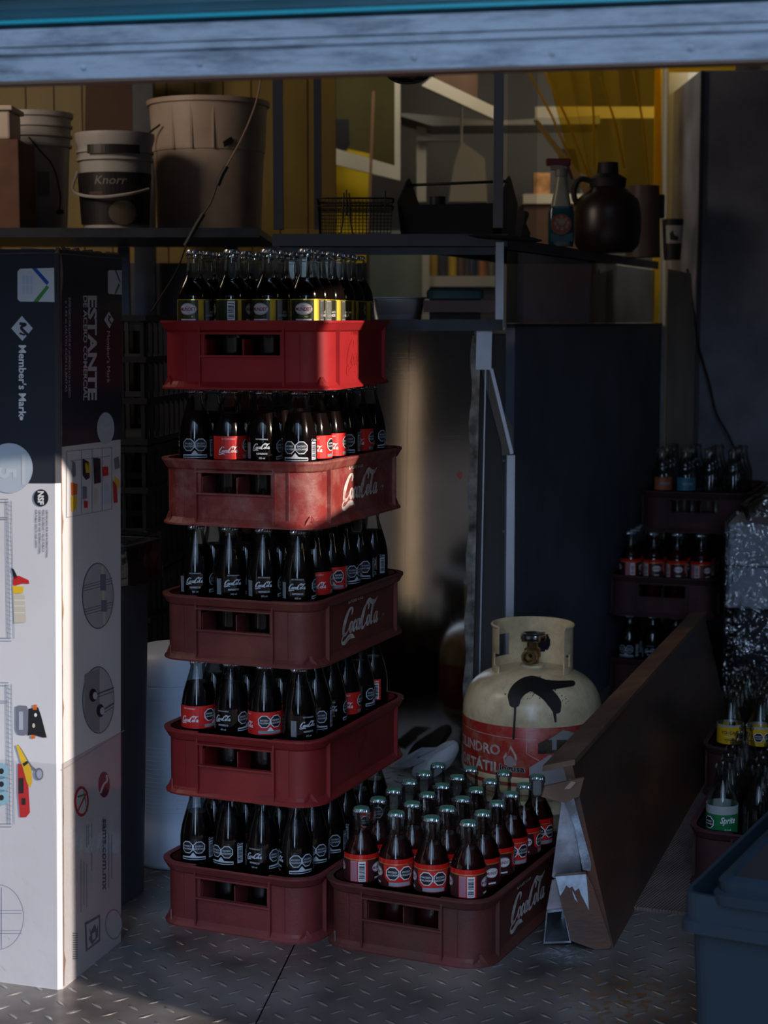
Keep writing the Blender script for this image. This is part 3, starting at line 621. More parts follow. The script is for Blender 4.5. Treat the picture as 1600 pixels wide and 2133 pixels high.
# ---------------------------------------------------------------- steel counter with glass case
def brushed():
    m = bpy.data.materials.new('brushed_steel'); m.use_nodes = True; n = m.node_tree.nodes; l = m.node_tree.links; p = n['Principled BSDF']
    p.inputs['Metallic'].default_value = 1; p.inputs['Roughness'].default_value = .075; p.inputs['Anisotropic'].default_value = .6
    tg = n.new('ShaderNodeTangent'); tg.direction_type = 'RADIAL'; tg.axis = 'Z'; l.new(tg.outputs[0], p.inputs['Tangent']); p.inputs['Anisotropic Rotation'].default_value = 0.25
    tc = n.new('ShaderNodeTexCoord'); mp = n.new('ShaderNodeMapping'); mp.inputs['Scale'].default_value = (1, 1, 90); l.new(tc.outputs['Object'], mp.inputs[0])
    nz = n.new('ShaderNodeTexNoise'); nz.inputs['Scale'].default_value = 9; nz.inputs['Detail'].default_value = 5; l.new(mp.outputs[0], nz.inputs['Vector'])
    b = n.new('ShaderNodeBump'); b.inputs['Strength'].default_value = .05; b.inputs['Distance'].default_value = .0003; l.new(nz.outputs['Fac'], b.inputs['Height']); l.new(b.outputs[0], p.inputs['Normal'])
    n2 = n.new('ShaderNodeTexNoise'); n2.inputs['Scale'].default_value = 5; n2.inputs['Detail'].default_value = 7; l.new(tc.outputs['Object'], n2.inputs['Vector'])
    r = n.new('ShaderNodeValToRGB'); r.color_ramp.elements[0].position = .3; r.color_ramp.elements[0].color = (.19, .17, .15, 1)
    r.color_ramp.elements[1].position = .75; r.color_ramp.elements[1].color = (.28, .255, .225, 1); l.new(n2.outputs['Fac'], r.inputs[0]); l.new(r.outputs[0], p.inputs['Base Color'])
    return m
M_brushed = brushed()
M_bluealu = mat('pale_aluminium', (.44, .46, .50, 1), .4, .7, noise=.12, nscale=10)
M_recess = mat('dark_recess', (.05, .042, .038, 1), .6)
M_navy = mat('blue_black_sheet', (.11, .135, .18, 1), .5, noise=.3, nscale=5)
t = thing('steel_counter', 'stainless steel counter with a brushed side panel, behind the tall crate stack', 'counter', (0, 0, 0))
K = Vector((.221, 4.10)); kd = Vector((-.9986, -.0523))
b = MB(); e = K + kd * .95
b.loft([[Vector((K.x - .018, K.y, 0)), Vector((e.x, e.y, 0)), Vector((e.x + .01, e.y + .03, 0)), Vector((K.x - .015, K.y + .03, 0))],
        [Vector((K.x, K.y, 1.043)), Vector((e.x, e.y, 1.043)), Vector((e.x + .01, e.y + .03, 1.043)), Vector((K.x, K.y + .03, 1.043))]], M_brushed, smooth=False, cap0=True, cap1=True)
b.build('side_panel', t)
# taped worn edge down the panel
b = MB(); b.loft([[Vector((K.x - .018 + o, K.y - .0015, z)) if False else Vector((K.x - .018 + z * .0173 + o, K.y - .0012 - .004 * (o > -.001), z)) for o in (-.016 - .003 * math.sin(z * 40), 0, .004)] for z in [i * 1.03 / 40 for i in range(41)]], mat('worn_edge', (.20, .19, .17, 1), .5, .6, noise=.8, nscale=30), closed=False, smooth=False)
b.build('edge_strip', t)
b = MB(); b.beam((K.x + .003, K.y - .004, .005), (K.x + .017, K.y - .004, 1.04), .003, .003, M_bluealu, up=(0, 1, 0)); b.build('bright_edge', t)
# front rail of the worktop
A = at(1047, 668, 4.06); zt = 1.043
b = MB(); a0 = Vector((A.x, 4.06, 1.055)); a1 = a0 + Vector((kd.x, kd.y, 0)) * 1.0
b.beam(a0, a1, .012, .026, M_darksteel); b.build('front_rail', t)
b = MB(); a0 = Vector((.27, 4.12, 1.05)); a1 = a0 + Vector((kd.x, kd.y, 0)) * 1.1; b.beam(a0 + Vector((0, .25, -.003)), a1 + Vector((0, .25, -.003)), .5, .006, M_steel); b.build('worktop', t)
# pale upper post, slanted gusset and outer leg
b = MB(); p0, p1 = at(1007, 770, 4.085), at(1009, 684, 4.085); b.beam(p0, p1, .036, .012, M_bluealu, up=(0, 1, 0)); b.build('upper_post', t)
b = MB(); b.beam(at(1023, 768, 4.09), at(1066, 945, 4.09), .008, .02, M_bluealu, up=(0, 1, 0)); b.build('gusset_edge', t)
slab('gusset_plate', None, None, [(1003, 770), (1022, 770), (1068, 944), (1046, 950), (1044, 925)], 4.10, .01, mat('gusset_grey', (.10, .09, .08, 1), .5, .5), t)
slab('gusset_wing', None, None, [(1046, 850), (1068, 888), (1069, 944), (1066, 944)], 4.11, .008, mat('gusset_grey', (.1, .09, .08, 1)), t)
b = MB(); q = at(1064, 948, 4.10); b.box((q.x, 4.10, q.z / 2), (.019, .02, q.z), M_bluealu); b.build('outer_leg', t)
b = MB(); b.box(((K.x - .03 + q.x) / 2, 4.15, .52), (q.x - K.x + .04, .01, 1.03), M_recess); b.build('recess_dark_sheet', t)  # dark sheet over the open recess; its shade is in the colour
for vv in (960, 1108):
    p = at(1052, vv, 4.14); b = MB(); b.lathe([(.0035, 0), (.003, .002), (.001, .003)], M_steel, 10, Matrix.Translation((p.x - .003, 4.145, p.z)) @ Matrix.Rotation(PI / 2, 4, 'X'), cap1=True); b.build('rivet', t)
# blue-black return running back to the right
E0, E1 = Vector((q.x + .008, 4.11, 0)), Vector((.905, 5.72, 0))
b = MB(); b.loft([[E0, E1, E1 + Vector((-.02, .01, 0)), E0 + Vector((-.02, .01, 0))], [p + Vector((0, 0, 1.05)) for p in (E0, E1, E1 + Vector((-.02, .01, 0)), E0 + Vector((-.02, .01, 0)))]], M_navy, smooth=False, cap0=True, cap1=True)
b.build('side_return', t)
b = MB(); b.beam(E0 + Vector((-.01, 0, 1.054)), E1 + Vector((-.01, 0, 1.054)), .02, .008, M_darksteel); b.build('return_rail', t)
b = MB(); b.beam(E1 + Vector((.0, -.012, .02)), E1 + Vector((0, -.012, 1.05)), .012, .012, M_steel, up=(0, 1, 0)); b.build('corner_trim', t)

# red drop on the steel panel
pr = at(957, 988, 4.12); b = MB()
b.prism([(.0055 * math.cos(a) * (1 + .3 * math.sin(a)), .010 * math.sin(a)) for a in [2 * PI * i / 12 for i in range(12)]], .002, mat('sauce_red', (.35, .03, .01, 1), .3), Matrix.Translation((pr.x, K.y + (pr.x - K.x) * kd.y / kd.x - .0035, pr.z)) @ Matrix.Rotation(PI / 2, 4, 'X'))
tag(b.build('sauce_drip'), 'small red sauce drip stuck on the brushed steel panel', 'drip')

# glass display case standing on the counter
zd = 1.247
t = thing('display_case', 'glass display case with dark metal frame standing on the steel counter', 'display case', (0, 0, 0))
yc = 4.10
def post(u, w, v0, v1, m, y=yc, name='post'):
    a, c = at(u, v0, y), at(u, v1, y); b = MB(); b.box((a.x, y, (a.z + c.z) / 2), (w, .02, abs(a.z - c.z)), m); return b.build(name, t)
M_frame = mat('black_frame', (.06, .065, .09, 1), .4, .2)
M_framel = mat('grey_frame', (.16, .16, .18, 1), .4, .6)
post(578, .023, 60, 478, M_frame); post(661, .019, 60, 478, M_frame, 4.5); post(1040, .022, 60, 475, M_framel)
post(1041, .018, 505, 680, M_bluealu, 4.07)
xa, xb = at(568, 480, yc).x, at(1056, 480, yc).x
b = MB(); b.box(((xa + xb) / 2, yc - .012, zd + .003), (xb - xa, .012, .028), M_frame); b.box(((xa + xb) / 2 - .02, yc - .012, zd - .022), (xb - xa, .012, .017), M_darksteel); b.build('front_frame', t)
b = MB(); b.face([(xa, yc, zd), (xb, yc, zd), (.86, 5.7, zd), (.40, 5.7, zd), (xb - .22, 4.62, zd), (xa, 4.62, zd)], M_frame)
bmesh.ops.solidify(b.bm, geom=b.bm.faces[:], thickness=.012); b.build('deck', t)
b = MB(); b.beam((xb, yc, zd - .004), (.88, 5.7, zd - .004), .01, .024, M_frame); b.build('side_frame', t)
M_pane = clear_mat('case_glass', (.80, .81, .80, 1), .02, .02, .6)
b = MB(); b.face([at(590, 60, yc), at(1030, 60, yc), at(1030, 476, yc), at(590, 476, yc)], M_pane); b.build('front_pane', t)
b = MB(); b.face([Vector((xb, yc, 2.0)), Vector((.37, 4.30, 2.0)), Vector((.37, 4.30, zd)), Vector((xb, yc, zd))], M_pane); b.build('side_pane', t)
b = MB(); b.face([at(600, 505, yc + .02), at(1034, 505, yc + .02), at(1034, 655, yc + .02), at(600, 655, yc + .02)], M_pane); b.build('lower_pane', t)
b = MB(); b.face([Vector((xb, yc, zd - .02)), Vector((.87, 5.68, zd - .02)), Vector((.87, 5.68, 1.06)), Vector((xb, yc, 1.06))], clear_mat('smoked_glass', (.30, .32, .36, 1), .03, .03, .6)); b.build('side_lower_pane', t)
b = MB(); b.beam(at(882, 638, 4.085), at(1044, 638, 4.085), .01, .027, mat('maroon_bar', (.08, .05, .05, 1), .5)); b.build('sliding_rail', t)

# steel pan and lids on the worktop
p = at(826, 655, 4.30); t = thing('steel_pan', 'deep stainless gastronorm pan at the back of the counter', 'pan', (p.x, 4.32, 1.0535))
b = MB()
def rr(w, d, r, z, n=5): return [Vector((sx * (w / 2 - r) + r * math.cos(a0 + PI / 2 * i / n), sy * (d / 2 - r) + r * math.sin(a0 + PI / 2 * i / n), z)) for sx, sy, a0 in ((1, 1, 0), (-1, 1, PI / 2), (-1, -1, PI), (1, -1, 1.5 * PI)) for i in range(n + 1)]
b.loft([rr(.11, .14, .02, .0), rr(.135, .16, .022, .06), rr(.135, .16, .022, .064), rr(.15, .175, .02, .066), rr(.15, .175, .02, .068), rr(.128, .155, .02, .068), rr(.10, .13, .02, .01)], M_steel, cap0=True, cap1=True); b.build('pan_body', t)
p = at(948, 612, 4.28); b = MB(); b.loft([rr(.135, .12, .015, .002), rr(.135, .12, .015, .020), rr(.128, .113, .015, .024)], mat('teal_lid', (.06, .22, .25, 1), .4), cap0=True, cap1=True)
b.box((0, 0, -.0305), (.12, .10, .065), mat('dim_tray', (.06, .05, .05, 1), .6))
tag(b.build('teal_lidded_tub', loc=(p.x, 4.29, 1.1165)), 'shallow tub with a teal lid beside the steel pan', 'tub')

# wire fry basket
p = at(741, 470, 4.30); t = thing('fry_basket', 'square black wire frying basket on the case deck', 'basket', (p.x, 4.29, zd + .0065))
bw, bd, bh = .178, .16, .10
b = MB(); N = 20
for i in range(N + 1):
    f = i / N - .5
    for sgn in (-1, 1):
        b.tube([(f * bw * .95, sgn * bd / 2 * .95, .002), (f * bw, sgn * bd / 2, bh)], .0007, M_blackrubber, 4, caps=False)
        b.tube([(sgn * bw / 2 * .95, f * bd * .95, .002), (sgn * bw / 2, f * bd, bh)], .0007, M_blackrubber, 4, caps=False)
    b.tube([(f * bw * .95, -bd * .475, .002), (f * bw * .95, bd * .475, .002)], .0007, M_blackrubber, 4, caps=False); b.tube([(-bw * .475, f * bd * .95, .002), (bw * .475, f * bd * .95, .002)], .0007, M_blackrubber, 4, caps=False)
for k in range(12):
    z = bh * k / 12; s = .475 + .025 * z / bh
    b.tube([(-bw * s, -bd * s, z + .002), (bw * s, -bd * s, z + .002), (bw * s, bd * s, z + .002), (-bw * s, bd * s, z + .002)], .0007, M_blackrubber, 4, closed=True)
b.build('wire_mesh', t)
b = MB(); b.tube(rr(bw + .004, bd + .004, .025, bh, 3), .0026, M_blackrubber, 6, closed=True); b.tube(rr(bw + .002, bd + .002, .02, bh - .018, 3), .0022, M_blackrubber, 6, closed=True); b.build('rim', t)
b = MB(); y = -bd / 2 - .005
for s in (-1, 1): b.tube(spline([(-.02 + s * .006, y, bh + .012), (-.02 + s * .008, y, bh - .02), (-.02 + s * .010, y, .04), (-.02 + s * .016, y, .016), (-.02 + s * .03, y, .014)], 4), .0022, M_blackrubber, 6)
b.tube([(-.020, y, bh + .02), (-.02, y, 0.06)], .002, M_blackrubber, 6); b.tube([(.072, y, bh + .018), (.072, y, bh - .03)], .002, M_blackrubber, 6); b.build('handle_bracket', t)

# black tool tray with peaked ends
p = at(954, 472, 4.24); t = thing('tool_tray', 'black open tool tray with peaked ends and a bar handle on the case deck', 'tool tray', (p.x, 4.27, zd + .0065), (0, 0, R(-17)))
M_tray = mat('black_tray', (.03, .033, .045, 1), .45); b = MB(); hw = .122
b.loft([rr(2 * hw - .03, .11, .01, .001), rr(2 * hw, .18, .01, .085), rr(2 * hw - .006, .172, .01, .085), rr(2 * hw - .036, .10, .01, .006)], M_tray, smooth=False, cap0=True, cap1=True); b.build('tray_body', t)
for s in (-1, 1):
    b = MB(); M = Matrix.Translation((s * (hw + .002), 0, 0)) @ Matrix.Rotation(PI / 2, 4, 'Z') @ Matrix.Rotation(PI / 2, 4, 'X')
    b.prism([(-.055, .001), (.055, .001), (.092, .092), (.016, .148), (0, .154), (-.016, .148), (-.092, .092)], .004, M_tray, M); b.build('end_panel', t)
b = MB(); b.tube([(-hw, 0, .138), (hw, 0, .142)], .0035, M_blackrubber, 8); b.build('handle_bar', t)
p2 = at(912, 360, 4.27); b = MB(); b.lathe([(.015, 0), (.019, .004), (.019, .04), (.001, .041)], M_tray, 16); o = b.build('round_canister', loc=(p2.x, 4.27, zd + .0745)); b2 = None
tag(o, 'round black canister standing in the tool tray', 'canister')
# folded cloth beside it
p = at(1082, 470, 4.38); b = MB(); rnd = random.Random(4)
b.lathe([(.001, 0), (.03, .002), (.036, .03), (.030, .06), (.034, .085), (.001, .09)], mat('purple_cloth', (.06, .045, .05, 1), .8, noise=.3), 12)
for v in b.bm.verts: v.co += Vector((rnd.uniform(-.005, .005), rnd.uniform(-.005, .005), rnd.uniform(-.004, .004))) if v.co.z > .001 else Vector()
tag(b.build('crumpled_cloth', loc=(p.x, 4.52, zd + .0065)), 'dim crumpled cloth bundle just right of the tool tray', 'cloth')
# black knife lying over the frame edge
b = MB(); pa, pb = at(972, 491, 4.07), at(1128, 502, 4.1)
b.loft([[pa, pa, pa, pa], [pa.lerp(pb, .15) + o for o in (Vector((0, 0, .006)), Vector((0, -.006, 0)), Vector((0, 0, -.005)), Vector((0, .006, 0)))], [pa.lerp(pb, .85) + o for o in (Vector((0, 0, .007)), Vector((0, -.007, 0)), Vector((0, 0, -.007)), Vector((0, .007, 0)))], [pb + o * .3 for o in (Vector((0, 0, .006)), Vector((0, -.006, 0)), Vector((0, 0, -.005)), Vector((0, .006, 0)))]], M_blackrubber, cap1=True)
for v in b.bm.verts: v.co.y -= .015
tag(b.build('utensil_handle'), 'black utensil handle lying along the edge of the case deck', 'utensil')

# spray bottle
t = thing('spray_bottle', 'spray bottle with red trigger head and teal body on the receding deck', 'spray bottle', (at(1168, 500, 4.52).x, 4.52, zd + .0065))
b = MB(); b.loft([rr(.062, .04, .012, 0), rr(.066, .044, .014, .01), rr(.066, .044, .014, .085), rr(.060, .04, .014, .10)], mat('teal_liquid', (.01, .07, .09, 1), .15), cap0=True, cap1=True); b.build('bottle_body', t)
b = MB(); b.loft([rr(.052, .04, .014, .101), rr(.040, .034, .012, .13), rr(.030, .03, .012, .165), rr(.028, .028, .012, .175)], mat('clear_shoulder', (.30, .28, .20, 1), .3), cap0=True, cap1=True); b.build('bottle_shoulder', t)
b = MB(); b.lathe([(.016, .176), (.017, .19), (.014, .195)], mat('trigger_grey', (.22, .2, .2, 1), .5), 16, cap0=True, cap1=True); b.box((-.008, 0, .212), (.062, .02, .018), mat('trigger_red', (.12, .015, .02, 1), .4), bev=.003); b.box((-.012, 0, .199), (.03, .018, .014), mat('trigger_grey', (.22, .2, .2, 1), .5)); b.beam((.015, 0, .205), (.028, 0, .17), .012, .006, mat('trigger_red', (.25, .015, .02, 1))); b.build('spray_head', t)
P = Print(); P.disc(-.002, .055, .026, .026, mat('orange_badge', (.22, .06, .03, 1), .5), 1); P.disc(0, .062, .010, .010, mat('pale_dot', (.25, .2, .17, 1), .5), 2, 8)
for i in range(8): P.disc(.016 * math.cos(i * .8), .058 + .014 * math.sin(i * .8), .004, .005, mat('pale_dot', (.25, .2, .17, 1)), 2, 6)
P.poly([(-.028, .012), (.028, .012), (.028, .034), (0, .024), (-.028, .032)], mat('teal_band', (.03, .10, .13, 1), .5), 2); P.build('label', lambda x, y, k: Vector((x, -.0222 - .0004 * k, y)), t)

# big dark jug
t = thing('dark_jug', 'large dark brown jug with black lid and loop handle on the receding deck', 'jug', (at(1262, 540, 4.92).x, 4.90, zd + .0065))
b = MB(); h = .225
prof = [(.001, 0), (.070, 0), (.088, .02), (.094, .06), (.093, .11), (.084, .145), (.062, .165), (.048, .178)]
b.lathe(prof, mat('dark_brown_glass', (.022, .012, .010, 1), .35), 36, cap1=True); b.build('jug_body', t)
b = MB(); b.lathe([(.050, .178), (.052, .20), (.047, .205), (.030, .214), (.028, .245), (.001, .246)], M_blackrubber, 28, cap0=True); b.build('jug_lid', t)
b = MB(); b.tube(spline([(-.045, 0, .195), (-.075, 0, .20), (-.092, 0, .175), (-.090, 0, .145), (-.076, 0, .125)], 6), .008, M_blackrubber, 8); b.build('jug_handle', t)
# brown canister beyond
t = thing('brown_canister', 'tall brown tapered canister behind the dark jug', 'canister', (at(1356, 540, 5.25).x - .02, 5.28, zd + .0065))
b = MB(); b.lathe([(.001, 0), (.052, 0), (.046, .21), (.001, .212)], mat('canister_brown', (.11, .07, .055, 1), .5, noise=.2), 24); b.build('canister_body', t)
b = MB(); b.box((.052, -.0, .15), (.02, .02, .07), M_blackrubber, bev=.003); b.build('canister_handle', t)
t = thing('black_mug', 'black and white printed mug at the far right end of the deck', 'mug', (at(1407, 470, 5.45).x, 5.5, zd + .0065))
b = MB(); b.lathe([(.001, 0), (.026, 0), (.034, .125), (.001, .125)], M_darkplastic, 20); b.build('mug_body', t)
P = Print(); P.rect(-.022, .05, .026, .105, mat('mug_white', (.45, .42, .4, 1), .5), 1); P.poly([(-.01, .06), (.01, .058), (.012, .07), (.0, .075), (-.004, .09), (-.012, .08)], M_black, 2); P.build('mug_print', cyl(.0285, .065), t, step=.006)

# tall dark cabinet at the right with its cable
b = MB(); zc = at(1500, 146, 5.5).z
t = thing('tall_dark_cabinet', 'tall dark metal cabinet filling the upper right', 'cabinet', (0, 0, 0))
M_cab = mat('cabinet_dark', (.16, .16, .19, 1), .55, noise=.5, nscale=5, bump=.3, bscale=20)
xc = at(1453, 500, 5.5).x
b = MB(); b.box(((xc + 1.285) / 2, 5.75, zc / 2), (1.285 - xc, .5, zc), M_cab, bev=.004); b.build('cabinet_body', t)
b = MB(); b.box((xc + .006, 5.493, zc / 2), (.012, .012, zc - .01), M_black); b.build('edge_trim', t)
b = MB(); b.tube(spline([at(1432, 560, 5.46), at(1447, 660, 5.46), at(1455, 720, 5.45), at(1478, 800, 5.45), at(1492, 860, 5.44), at(1520, 912, 5.42), at(1560, 1010, 5.42)], 6), .004, M_blackrubber, 6)
tag(b.build('power_cable'), 'black cable drooping down the front of the tall dark cabinet', 'cable')
slab('brown_strip_curtain', 'dim brown plastic strip hanging left of the tall dark cabinet', 'strip curtain', [(1392, 560), (1440, 570), (1448, 700), (1446, 960), (1388, 960)], 5.44, .01, mat('brown_film', (.13, .085, .05, 1), .3, noise=.4, nscale=3, stretch=(6, 1, 1)), to='f')
# ---------------------------------------------------------------- crates
CW, CL, CH, PP = .294, .426, .115, .066
def rloop(o, z, r=.045, n=6):
    """rounded rectangle perimeter with straight sides cut at the rib and opening positions"""
    w, d, rr_ = CW / 2 + o, CL / 2 + o, r + o; pts = []
    for sx, sy, a0 in ((1, 1, 0), (-1, 1, PI / 2), (-1, -1, PI), (1, -1, 1.5 * PI)):
        for i in range(n + 1):
            a = a0 + PI / 2 * i / n; pts.append(Vector((sx * (w - rr_) + rr_ * math.cos(a), sy * (d - rr_) + rr_ * math.sin(a), z)))
        if sy == 1 and sx == 1: pts += [Vector((.066, d, z)), Vector((-.066, d, z))]
        if sy == -1 and sx == -1: pts += [Vector((-.066, -d, z)), Vector((.066, -d, z))]
    return pts
def crate_meshes():
    mm = mat('crate_slot', (.3, .02, .02, 1))
    b = MB(); zz = [0.0, .057, .0915, .115]; NP = 32
    holes = set()
    lp = rloop(0, 0)
    for j in range(len(lp)):
        a, c = lp[j], lp[(j + 1) % len(lp)]
        if abs(abs(a.x) - .066) < 1e-6 and abs(abs(c.x) - .066) < 1e-6 and abs(a.y - c.y) < 1e-6: holes.add(j)
    b.loft([rloop(0, z) for z in zz], mm, smooth=False, skip=lambda i, j: i == 1 and j in holes)
    for f in b.bm.faces: f.smooth = True
    bmesh.ops.recalc_face_normals(b.bm, faces=b.bm.faces); bmesh.ops.solidify(b.bm, geom=b.bm.faces[:], thickness=.004)
    for pr in ([(0, .096), (.004, .099), (.0095, .1085), (.0115, .1115), (.0115, CH), (-.004, CH), (-.004, .110)], [(0, .013), (.004, .008), (.0095, .003), (.0095, 0), (-.003, 0)]):
        b.loft([rloop(o, z) for o, z in pr], mm, smooth=False)
    # base plate and inner dividers
    b.prism([(p.x, p.y) for p in rloop(-.003, 0)], .005, mm, Matrix.Translation((0, 0, .001)))
    for i in range(3): b.box(((i - 1) * PP, 0, .045), (.002, CL - .01, .078), mm)
    for i in range(5): b.box((0, (i - 2) * PP, .045), (CW - .01, .002, .078), mm)
    # vertical ribs, handle ledges
    for sy in (-1, 1):
        y = sy * (CL / 2 + .003)
        for x in (-.0735, .0735): b.box((x, y, CH / 2), (.003, .008, CH - .008), mm)
        b.box((0, y, .0935), (.144, .008, .003), mm); b.box((0, y, .0555), (.144, .007, .003), mm)
        b.box((0, y + sy * .000, .1135), (.144, .014, .003), mm)
        for x in (-.1, .1): b.box((x, sy * (CL / 2 + .0004), CH / 2), (.0015, .002, CH - .03), mm)
    for sx in (-1, 1):
        x = sx * (CW / 2 + .003)
        for y in (-.158, .158): b.box((x, y, CH / 2), (.008, .003, CH - .008), mm)
    for sx in (-1, 1):
        for sy in (-1, 1):      # V-shaped foot notch on each rounded corner
            cx, cy = sx * (CW / 2 - .045 + .0335), sy * (CL / 2 - .045 + .0335)
            M = Matrix.Translation((cx, cy, 0)) @ Matrix.Rotation(math.atan2(sy, sx) - PI / 2, 4, 'Z')
            for s in (-1, 1): b.beam(M @ Vector((s * .012, .001, .002)), M @ Vector((0, -.002, .020)), .0025, .006, mm)
            # moulded ring mark
    o = b.build('crate_body', recalc=True); me = o.data; bpy.data.objects.remove(o)
    P = Print()
    script_logo(P, -.088, -.026, .168, M_offwhite, 1, 7); P.text('Disfruta', -.060, .036, .021, M_offwhite, 1, align='l', bold=.008, shear=.1); P.text('MR', .098, -.018, .009, M_offwhite, 1, align='l')
    lo = P.build('lettering', lambda x, y, k: Vector((CW / 2 + .0006, x, .060 + y * .86))); lm = lo.data; bpy.data.objects.remove(lo)
    return me, lm
CRATE_ME, LETTER_ME = crate_meshes()
def crate(loc, yaw, m, label, letters=None, group=None, z=0.0):
    t = thing('bottle_crate', label, 'crate', (loc[0], loc[1], z), (0, 0, -yaw), group)
    me = CRATE_ME.copy(); me.materials.clear(); me.materials.append(m)
    o = bpy.data.objects.new('crate_body', me); C.objects.link(o); o.parent = t
    if letters:
        lm = LETTER_ME.copy(); lm.materials.clear(); lm.materials.append(letters if letters is not True else M_offwhite)
        for sgn in ((1,) if True else ()):
            o = bpy.data.objects.new('lettering', lm); C.objects.link(o); o.parent = t
    return t

# ---------------------------------------------------------------- bottles (built once per kind, then copied)
HB = .226
PROF_COLA = [(.024, 0), (.0275, .003), (.029, .012), (.0285, .03), (.0262, .055), (.0268, .075), (.0292, .095), (.0300, .106), (.0300, .142), (.0292, .152), (.0262, .168), (.0218, .183), (.0172, .198), (.0138, .209), (.0128, .216), (.0142, .2175), (.0142, .221), (.0128, .2225), (.0128, .2255)]
PROF_SODA = [(.024, 0), (.0275, .003), (.0295, .010), (.0297, .145), (.0287, .155), (.0255, .166), (.0200, .176), (.0158, .184), (.0142, .192), (.0132, .213), (.0150, .2145), (.0150, .218), (.0130, .220), (.0130, .2255)]
PROF_TALL = [(.024, 0), (.0275, .003), (.0290, .010), (.0292, .148), (.0270, .160), (.0215, .175), (.0165, .190), (.0135, .206), (.0130, .215), (.0150, .2165), (.0150, .222), (.0130, .2235), (.0130, .2262)]
def liquid_prof(prof, lev):
    out = [(.0005, .003)]
    for (r, z) in prof:
        if z >= lev: break
        out.append((r - .0012, max(z, .003)))
    # radius at the level
    for (r0, z0), (r1, z1) in zip(prof, prof[1:]):
        if z0 <= lev <= z1: rr_ = r0 + (r1 - r0) * (lev - z0) / max(z1 - z0, 1e-6)
    out += [(rr_ - .0012, lev), (.0005, lev - .0004)]; return out
def cap_mb(m):
    b = MB(); n = 42; L = []
    for r, z, w in ((.0143, -.0062, .0008), (.0146, -.005, .0007), (.0134, -.0015, .0), (.0125, 0, 0), (.006, .0006, 0), (.0005, .0007, 0)):
        L.append([Vector(((r + (w if i % 2 else -w)) * math.cos(2 * PI * i / n), (r + (w if i % 2 else -w)) * math.sin(2 * PI * i / n), HB + .0012 + z)) for i in range(n)])
    if m is M_capgreen: b.loft(L[:3], M_cap, smooth=False); return b.loft(L[2:], m, smooth=False)
    return b.loft(L, m, smooth=False)
def cyl_map(rad): return lambda x, y, k: Vector(((rad + .00025 * k) * math.sin(x / rad), -(rad + .00025 * k) * math.cos(x / rad), y))
KINDS = {}
def reg(kind, name, cat, prof, glassm, level, liq, cap, lab, seg=24, flutes=0):
    b = MB(); b.lathe([(.0005, .001)] + prof, glassm, seg)
    if cap is None: b.lathe([(.0128, .2255), (.0115, .2262), (.0105, .2245), (.0105, .215)], glassm, seg)
    parts = [('glass', b.build('glass').data)]
    if liq: b = MB(); b.lathe(liquid_prof(prof, level), liq, seg); parts.append(('soda', b.build('soda').data))
    if cap: parts.append(('crown_cap', cap_mb(cap).build('crown_cap').data))
    if lab:
        P = Print(); rad = lab(P); parts.append(('label', P.build('label', cyl_map(rad), step=.006).data))
    for nme in ('glass', 'soda', 'crown_cap', 'label'):
        for o in [o for o in C.objects if o.name.split('.')[0] == nme and o.parent is None]: bpy.data.objects.remove(o)
    KINDS[kind] = (name, cat, parts)
def s_at(deg, rad=.030): return R(deg) * rad
WORDS = (('EXCESO', 'CALORÍAS'), ('EXCESO', 'AZÚCARES'))
M_pw = mat('bottle_print_white', (.50, .55, .60, 1), .4)
def lab_acl(P):
    rad = .0303; z0, z1 = .106, .148
    script_logo(P, s_at(-30, rad), .127, .030, M_pw, 1, 3); P.text('RETORNABLE', 0, .1425, .0035, M_pw, 1); P.text('REFRESCO', 0, .1175, .0042, M_pw, 1, bold=.02); P.text('355 ml', 0, .1100, .0040, M_pw, 1, bold=.01)
    for c, w in ((72, WORDS[0]), (113, WORDS[1])): octagon_badge(P, s_at(c, rad), .1310, .0117, M_pw, M_black, w)
    P.poly([(s_at(50, rad), .1085), (s_at(135, rad), .1085), (s_at(135, rad), .114), (s_at(104, rad), .1150), (s_at(92.5, rad), .1220), (s_at(81, rad), .1150), (s_at(50, rad), .114)], M_pw, 1)
    P.rect(s_at(52, rad), .1098, s_at(133, rad), .1122, M_black, 2)
    P.text('Coke', s_at(160, rad), .1415, .006, M_pw, 1, shear=.2, bold=.02); barcode(P, s_at(149, rad), .1100, s_at(171, rad), .1400, M_pw, M_black)
    for i in range(9): P.rect(s_at(-60, rad) + i * .0011, .110, s_at(-60, rad) + i * .0011 + .0004, .138, M_pw, 1)
    return rad
def lab_red(P):
    rad = .0303; z0, z1 = .1075, .1475
    P.rect(s_at(-60, rad), z0, s_at(178, rad), z1, M_pred, 1); script_logo(P, s_at(-32, rad), .119, .034, M_white, 2, 3); P.text('RETORNABLE', 0, .1415, .0038, M_white, 2)
    for c, w in ((72, WORDS[0]), (113, WORDS[1])): octagon_badge(P, s_at(c, rad), .1310, .0117, M_white, M_black, w, 2)
    P.rect(s_at(52, rad), .1098, s_at(133, rad), .1150, mat('grey_print', (.25, .27, .3, 1), .5), 2); P.poly([(s_at(81, rad), .115), (s_at(104, rad), .115), (s_at(92.5, rad), .122)], M_white, 2)
    P.text('Coke', s_at(158, rad), .1415, .006, M_white, 2, shear=.2, bold=.02); barcode(P, s_at(148, rad), .1100, s_at(170, rad), .1400, M_white, M_black, layer=2)
    return rad
